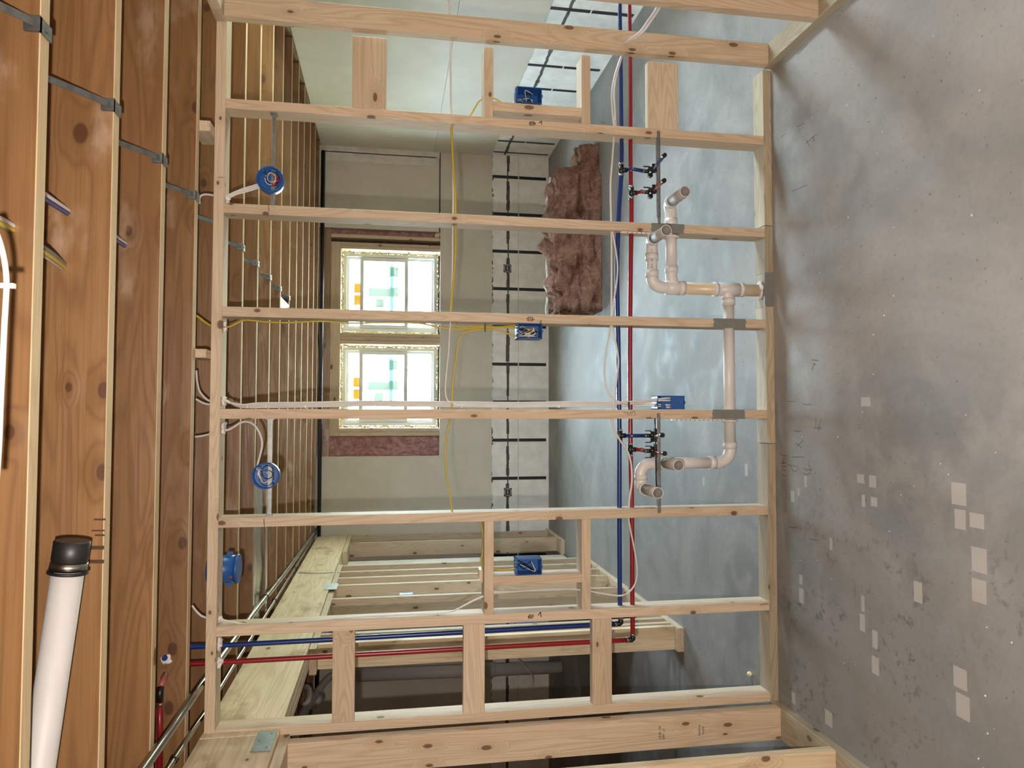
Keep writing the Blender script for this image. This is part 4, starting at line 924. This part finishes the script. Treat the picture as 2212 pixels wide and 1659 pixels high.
# cables dropping from the joists to the plate
cable('white cable curving from a joist down to the top plate, longest of the pair', PL('y', .03, (424, 800), (426, 825), (431, 845), (441, 858), (452, 866), (462, 869)), 'cable_w', .0045)
cable('white cable dropping from a joist to the top plate, shorter of the pair', PL('y', .035, (423, 862), (431, 867), (442, 872), (455, 874), (464, 874)), 'cable_w', .0045)
cable('white cable crossing from the joist to the top plate above the left round box', PL('y', .035, (421, 944), (440, 941), (455, 937), (468, 934)), 'cable_w', .0045)
cable('yellow cable slanting from the joist to the top plate', PL('y', .035, (424, 682), (432, 688), (444, 697), (456, 704), (470, 708)), 'cable_y', .0048)
cable('white cable loop between bridging clip and top plate near the right round box', PL('y', .03, (431, 440), (431, 430), (434, 423), (443, 420), (455, 421), (466, 423)), 'cable_w', .0045)
cable('white cable curving to the top plate above the left-hand bay', PL('y', .035, (415, 1308), (423, 1319), (433, 1329), (444, 1334), (458, 1337)), 'cable_w', .0045)
for k in range(3):
    cable(['top strand of the white cables fanning to the right round box', 'middle strand of the white cables fanning to the right round box', 'bottom strand of the white cables fanning to the right round box'][k],
      PL('y', .03+.006*k, (487, 426+k*2), (497, 420+k*3), (512, 413+k*3), (528, 407+k*4), (545, 402+k*4), (560, 397+k*4)), 'cable_w', .0042)
cable('white cable arching down to the left round box', PL('y', .035, (486, 929), (494, 928), (504, 923), (520, 913), (534, 911), (546, 916), (556, 927), (564, 945), (566, 962), (562, 982), (556, 1005), (556, 1015)), 'cable_w', .0048)
# stapled cable and bundles in the near joist bays
o = cable('white cable stapled along the face of the nearest joist', PL('y', JY[-1]-.028, (-10, 495), (2, 530), (9, 560), (13, 590), (14, 620), (12, 660), (9, 710), (6, 780), (2, 860), (-2, 960), (-8, 1050)), 'cable_w', .0045)
MB().box(P(13, 617, 'y', JY[-1]-.036)-Vector((.004, .002, .012)), P(13, 617, 'y', JY[-1]-.036)+Vector((.004, .006, .018))).build('staple', 'wire_w', o)
def bundle(lab, a, b, mats, r=.006, sag=.0):
    e = empty('cable_bundle', a); tag(e, lab, 'cable'); a = Vector(a); b = Vector(b)
    for i, mt in enumerate(mats):
        off = Vector(((i % 2)*r*1.7-r*.8, 0, (i//2)*r*1.7)); tube('cable_strand', [a+off, (a+b)/2+off-Vector((0, 0, sag)), b+off*.7], r, mt, e, 8, 8)
b1 = P(25, 492, 'y', JY[0]-.02); b2 = P(134, 574, 'y', JY[1]-.02)
bundle('yellow and grey cables passing through the nearest joists on the left', b1+Vector((.0, -.5, -.01)), b1+Vector((0, .06, 0)), ['cable_y', 'cable_w', 'tape', 'cable_y'], .0065, .004)
bundle('yellow and grey cables ending in a hole of the scuffed joist', b1+Vector((0, .02, .03)), b2+Vector((0, .03, 0)), ['cable_y', 'tape', 'cable_w', 'cable_y'], .0065, .016)
b3 = P(146, 458, 'y', JY[1]-.02); b4 = P(269, 528, 'y', JY[2]-.02)
bundle('blue and white cable pair entering the second joist near a large knot', b3+Vector((.0, -.42, -.01)), b3+Vector((0, .03, 0)), ['blue_pex', 'cable_w'], .007, .0)
bundle('blue and white cable pair entering the third joist', b3+Vector((0, .03, 0)), b4+Vector((0, .03, 0)), ['blue_pex', 'cable_w'], .007, .008)

# ================================================================ CONDUITS AND VENTS
def run(nm, lab, pts, r, mt, cat='pipe', ties=()):
    e = empty(nm, pts[0]); tag(e, lab, cat); tube('pipe_run', pts, r, mt, e, 18, 6)
    for y in ties:
        a = [p_ for p_ in pts]; x = None
        for i in range(len(a)-1):
            if a[i][1] <= y <= a[i+1][1]: k = (y-a[i][1])/(a[i+1][1]-a[i][1]); x = a[i][0]+(a[i+1][0]-a[i][0])*k
        if x is None: continue
        pp = [Vector((x+math.cos(k/8*6.28)*(r+.003), y, 2.522+math.sin(k/8*6.28)*(r+.003))) for k in range(9)]
        MB().tube(pp, .0022, 6, 3, caps=False).tube([pp[2], pp[2]+Vector((-.05, .0, .02))], .002, 6).build('tie', 'black', e)
    return e
run('steel_conduit', 'thick shiny steel conduit running under the joists beside the beam', [(.225, -3.0, 2.522), (.215, -.6, 2.522), (.218, 0, 2.522), (.20, 1.09, 2.522), (.150, 2.54, 2.522), (.115, 4.6, 2.522)], .0165, 'pipe_steel', 'conduit', ties=(1.55,))
run('steel_conduit', 'thin steel conduit closest to the beam, tied up in several places', [(.105, -3.0, 2.522), (.092, -.4, 2.522), (.080, .1, 2.522), (.085, .74, 2.522), (.075, 1.9, 2.522), (.080, 4.55, 2.522)], .0105, 'pipe_steel', 'conduit', ties=(-.35, .9, 1.9, 2.9))
ea = P(153, 1192, 'y', -1.165); eb = P(84, 1659, 'y', -1.165); dd = (eb-ea).normalized()
e = empty('vent_pipe', ea); tag(e, 'thick white plastic pipe slanting through the joist bay, capped by a black rubber coupling', 'pipe')
MB().tube([ea, eb+dd*1.2], .036, 32).build('pipe_run', 'white_pipe', e)
MB().tube([ea-dd*.028, ea-dd*.026, ea+dd*.020, ea+dd*.024], [.036, .0405, .0405, .038], 32).build('rubber_coupling', 'rubber', e)
MB().tube([ea+dd*.024, ea+dd*.044], .0412, 32).build('clamp_band', 'clamp', e); MB().tube([ea+dd*.046, ea+dd*.052], .045, 32).build('rubber_lip', 'rubber', e)
# drain stack in the left room
e = empty('drain_stack', (-1.33, 4.3, 0)); tag(e, 'dim white vertical drain stack in the far left room with a coupling', 'drain pipe')
MB().tube([(-1.33, 4.3, 0), (-1.29, 4.3, 2.2)], .062, 28).build('pipe_run', 'white_pipe', e)
q = P(1057, 1445, 'y', 4.3); MB().tube([(-1.316, 4.3, q.z-.06), (-1.316, 4.3, q.z+.06)], .07, 28).build('coupling', 'white_pipe', e)
tube('branch', [(-1.29, 4.3, 2.15), (-1.27, 4.25, 2.30), (-1.25, 4.1, 2.36), (-1.18, 3.6, 2.40), P(655, 1540, 'z', 2.43), (-1.1, 2.4, 2.46)], .034, 'white_pipe', e, 20, 5)
MB().tube([(-1.20, 3.55, 2.37), (-1.21, 3.42, 2.42)], .046, 20).build('coupling', 'white_pipe', e)
tube('trap', [(-1.02, 2.9, 2.44), (-.98, 2.95, 2.40), (-.95, 3.1, 2.42), (-.97, 3.2, 2.5)], .022, 'white_pipe', e, 14, 5)
cable('thin pale cable hanging in the far left room over the foam blocks', PL('y', 4.0, (1120, 1425), (1140, 1445), (1151, 1465), (1148, 1485), (1135, 1510), (1128, 1530)), 'cable_w', .006)
# black pipe along the head of the window wall
o = tube('black_pipe', [(-1.6, 4.66, 2.50), (4.1, 4.66, 2.50)], .022, 'black', seg=16); tag(o, 'black pipe running level along the top of the window wall', 'pipe')

# ================================================================ FIBREGLASS BATT
def batt():
    e = empty('insulation_batt', (2.9, 2.95, 0)); tag(e, 'crumpled pink fibreglass batt lying on the floor of the far room', 'insulation')
    bm = bmesh.new(); bmesh.ops.create_cube(bm, size=1); bmesh.ops.subdivide_edges(bm, edges=bm.edges[:], cuts=39, use_grid_fill=True)
    for v_ in bm.verts:
        X, Y_, Z = v_.co; x = 2.93+X*1.48; h = .40 if x < 3.40 else (.40-.24*min(1, (x-3.40)/.10)); h *= 1+.06*math.sin(x*7)
        if x < 2.35: h *= .9
        y = 2.98+Y_*(.40 if x < 3.4 else .26); zz = (Z+.5)*h
        fold = .035*math.exp(-((zz-.17)/.03)**2) if Y_ < 0 else 0
        c = Vector((x, y+fold, zz)); nn = Vector((X*.4, Y_, Z*.9)).normalized(); lo_ = min(1, zz/.04)
        d = mnoise.fractal(c*7+Vector((3, 1, 0)), .9, 2.1, 5)*.050 + abs(mnoise.noise(c*15))*.030 - abs(mnoise.noise(c*9+Vector((4,4,4))))*.03
        if zz > .22: d *= 1.6
        v_.co = c + nn*d*lo_
    mb = MB(); mb.bm.free(); mb.bm = bm; mb.build('fibre_body', 'insul', e, sm=True)
    # pale facing showing as a rim along the far top edge
    pts_ = [Vector((2.2+1.25*k/24, 3.17+mnoise.noise(Vector((k*.7, 0, 0)))*.02, .395+mnoise.noise(Vector((k*.9, 5, 0)))*.03-(.03 if k > 20 else 0))) for k in range(25)]
    tube('paper_facing', pts_, .012, 'wire_w', e, 6, 2)
batt()
# chipped wood off-cut at the left-hand cripple, small loose bits on the floor
mb = MB(); mb.poly(PL('y', .06, (1036, 1232), (1041, 1230), (1054, 1256), (1052, 1272), (1048, 1268), (1035, 1250)), ext=(0, .05, 0)); o = mb.build('wood_offcut', 'beam'); tag(o, 'splintered wood off-cut stuck behind the left-hand cripple stud', 'wood scrap')
random.seed(31)
deb = MB()
for k in range(46):
    x = random.uniform(.15, 2.9); y = random.uniform(-1.3, -.1); s_ = random.uniform(.0012, .0034)
    r_ = bmesh.ops.create_icosphere(deb.bm, subdivisions=1, radius=s_)
    for v_ in r_['verts']: v_.co = Vector((v_.co.x*random.uniform(.8, 1.5), v_.co.y, max(v_.co.z*.6+s_*.4, 0))) + Vector((x, y, 0))
o = deb.build('plaster_crumbs', 'mud', origin=Vector((0, 0, 0))); tag(o, 'tiny pale plaster crumbs scattered over the floor', 'debris', kind='stuff')
o = blob('foam_bit', P(1619, 1456, 'z', .012), .012, 'spray', None, 4, amp=.2); tag(o, 'small yellow foam bit on the floor behind the left-hand bay', 'debris')
